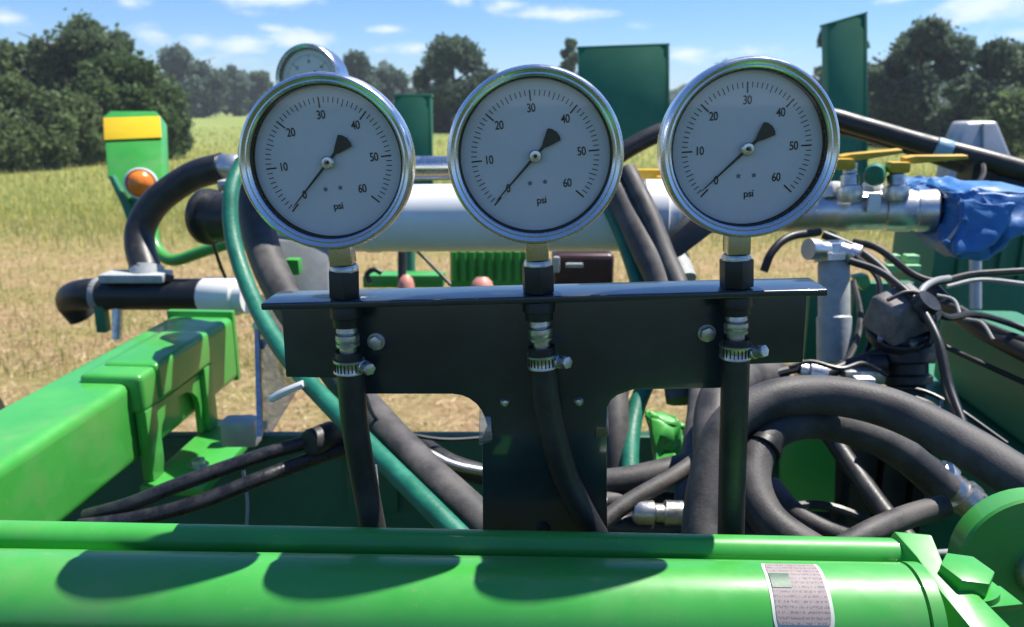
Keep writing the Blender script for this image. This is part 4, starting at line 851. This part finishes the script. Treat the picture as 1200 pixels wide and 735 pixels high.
hose('black_hook', 'black curled hook over the rail beside the left stem', [(434, 332, 1.8), (430, 322, 1.8), (438, 316, 1.8), (447, 320, 1.8)], .006, FLAT, 'hook')
hb = thing('tank_stand', 'grey bracket with a green nut under the left gauge', 'bracket', P(350, 345, 1.1))
add('plate', prism([P(318, 280, 1.14), P(385, 286, 1.14), P(386, 350, 1.12), P(330, 350, 1.12)], (0, .02, 0), .003), GREYP, hb)
add('nut', box(P(344, 312, 1.11), (.02, .02, .022), Matrix(), .003), GREEN, hb, label='bright green nut')
tag(add('pipe_joint', merge(turned(P(760, 240, 1.17), P(800, 330, 1.10), [(0, .03), (.2, .034), (.3, .034), (.32, .024), (1, .02)], 20)), FROST), 'frosted pipe joint between the middle and right gauges', 'fitting')
tag(add('black_strut', prism([P(752, 322, 1.05), P(760, 300, 1.05), P(830, 240, 1.05), P(850, 262, 1.05), P(800, 300, 1.05)], (0, .03, 0), .004), FLAT), 'black strut slanting up behind the right gauge', 'strut')
gl = thing('green_sack', 'crumpled bright green plastic flap low behind the right wing of the bracket', 'flap', P(778, 550, 1.0))
add('flap', crumple(prism([P(760, 490, .98), P(800, 500, .96), P(802, 552, .93), P(770, 556, .95)], (0, .03, 0), .004), .012, 3), GREEN, gl)
ty = thing('tyre', 'black tyre edge at the far left picture border', 'tyre', G(-40, 560))
tc_ = P(-42, 520, 2.2)
add('tread', lathe([(.10, -.06), (.145, -.06), (.155, -.04), (.155, .04), (.145, .06), (.10, .06), (.10, -.06)], 40, axisM(tc_, (1, .2, 0))), RUBBER, ty)
add('rim', lathe([(.00001, -.02), (.10, -.03), (.10, .03), (.00001, .02)], 24, axisM(tc_, (1, .2, 0))), YEL, ty)

hose('cable', 'black cable dropping from the upper air hose behind the blue cover', [(1150, 186, 1.33), (1152, 205, 1.3), (1140, 225, 1.28)], .005, FLAT, 'cable', seg=8)
hose('cable', 'slim black cable following the right beam edge below the loom', [(1085, 395, 1.0), (1120, 412, .97), (1160, 430, .93), (1230, 462, .88)], .0034, FLAT, 'cable', seg=8)
hose('cable', 'black cable bow joining the strainer port and the valve side port', [(1003, 300, .95), (1030, 330, .92), (1026, 380, .9), (1010, 425, .88)], .0032, FLAT, 'cable', seg=8)
hose('cable', 'black cable strung low behind the right gauge hose toward the silver flange', [(835, 470, .84), (870, 462, .84), (905, 440, .85), (935, 432, .86)], .0048, FLAT, 'cable', seg=8)
hose('cable', 'slack black wire drooping below the bracket left wing beside the grey hose', [(425, 455, .8), (440, 490, .8), (470, 506, .82), (520, 515, .84), (580, 512, .86)], .0022, FLAT, 'cable', seg=8)
hose('cable', 'thin black wire crossing the dark cross member left of the left gauge hose', [(285, 552, .9), (290, 590, .88), (288, 630, .86)], .0018, GREYP, 'cable', seg=8)
hose('cable', 'dark cable crossing inside the hose loop below the green gusset', [(900, 600, .8), (960, 592, .82), (1020, 612, .8), (1060, 640, .76)], .005, FLAT, 'cable', seg=8)
# ------------------------------------------------------------------ air
hz = bpy.data.materials.new('haze_air'); hz.use_nodes = True; t = hz.node_tree; t.nodes.clear()
pv = t.nodes.new('ShaderNodeVolumePrincipled'); pv.inputs['Density'].default_value = .0010; pv.inputs['Color'].default_value = (.80, .90, 1.0, 1)
ov = t.nodes.new('ShaderNodeOutputMaterial'); t.links.new(pv.outputs[0], ov.inputs['Volume'])
hv = box((0, 0, 6.5), (1640, 1640, 15.0)); ho = add('haze', hv, hz, kind='stuff', smooth=False)
S.cycles.volume_bounces = 0
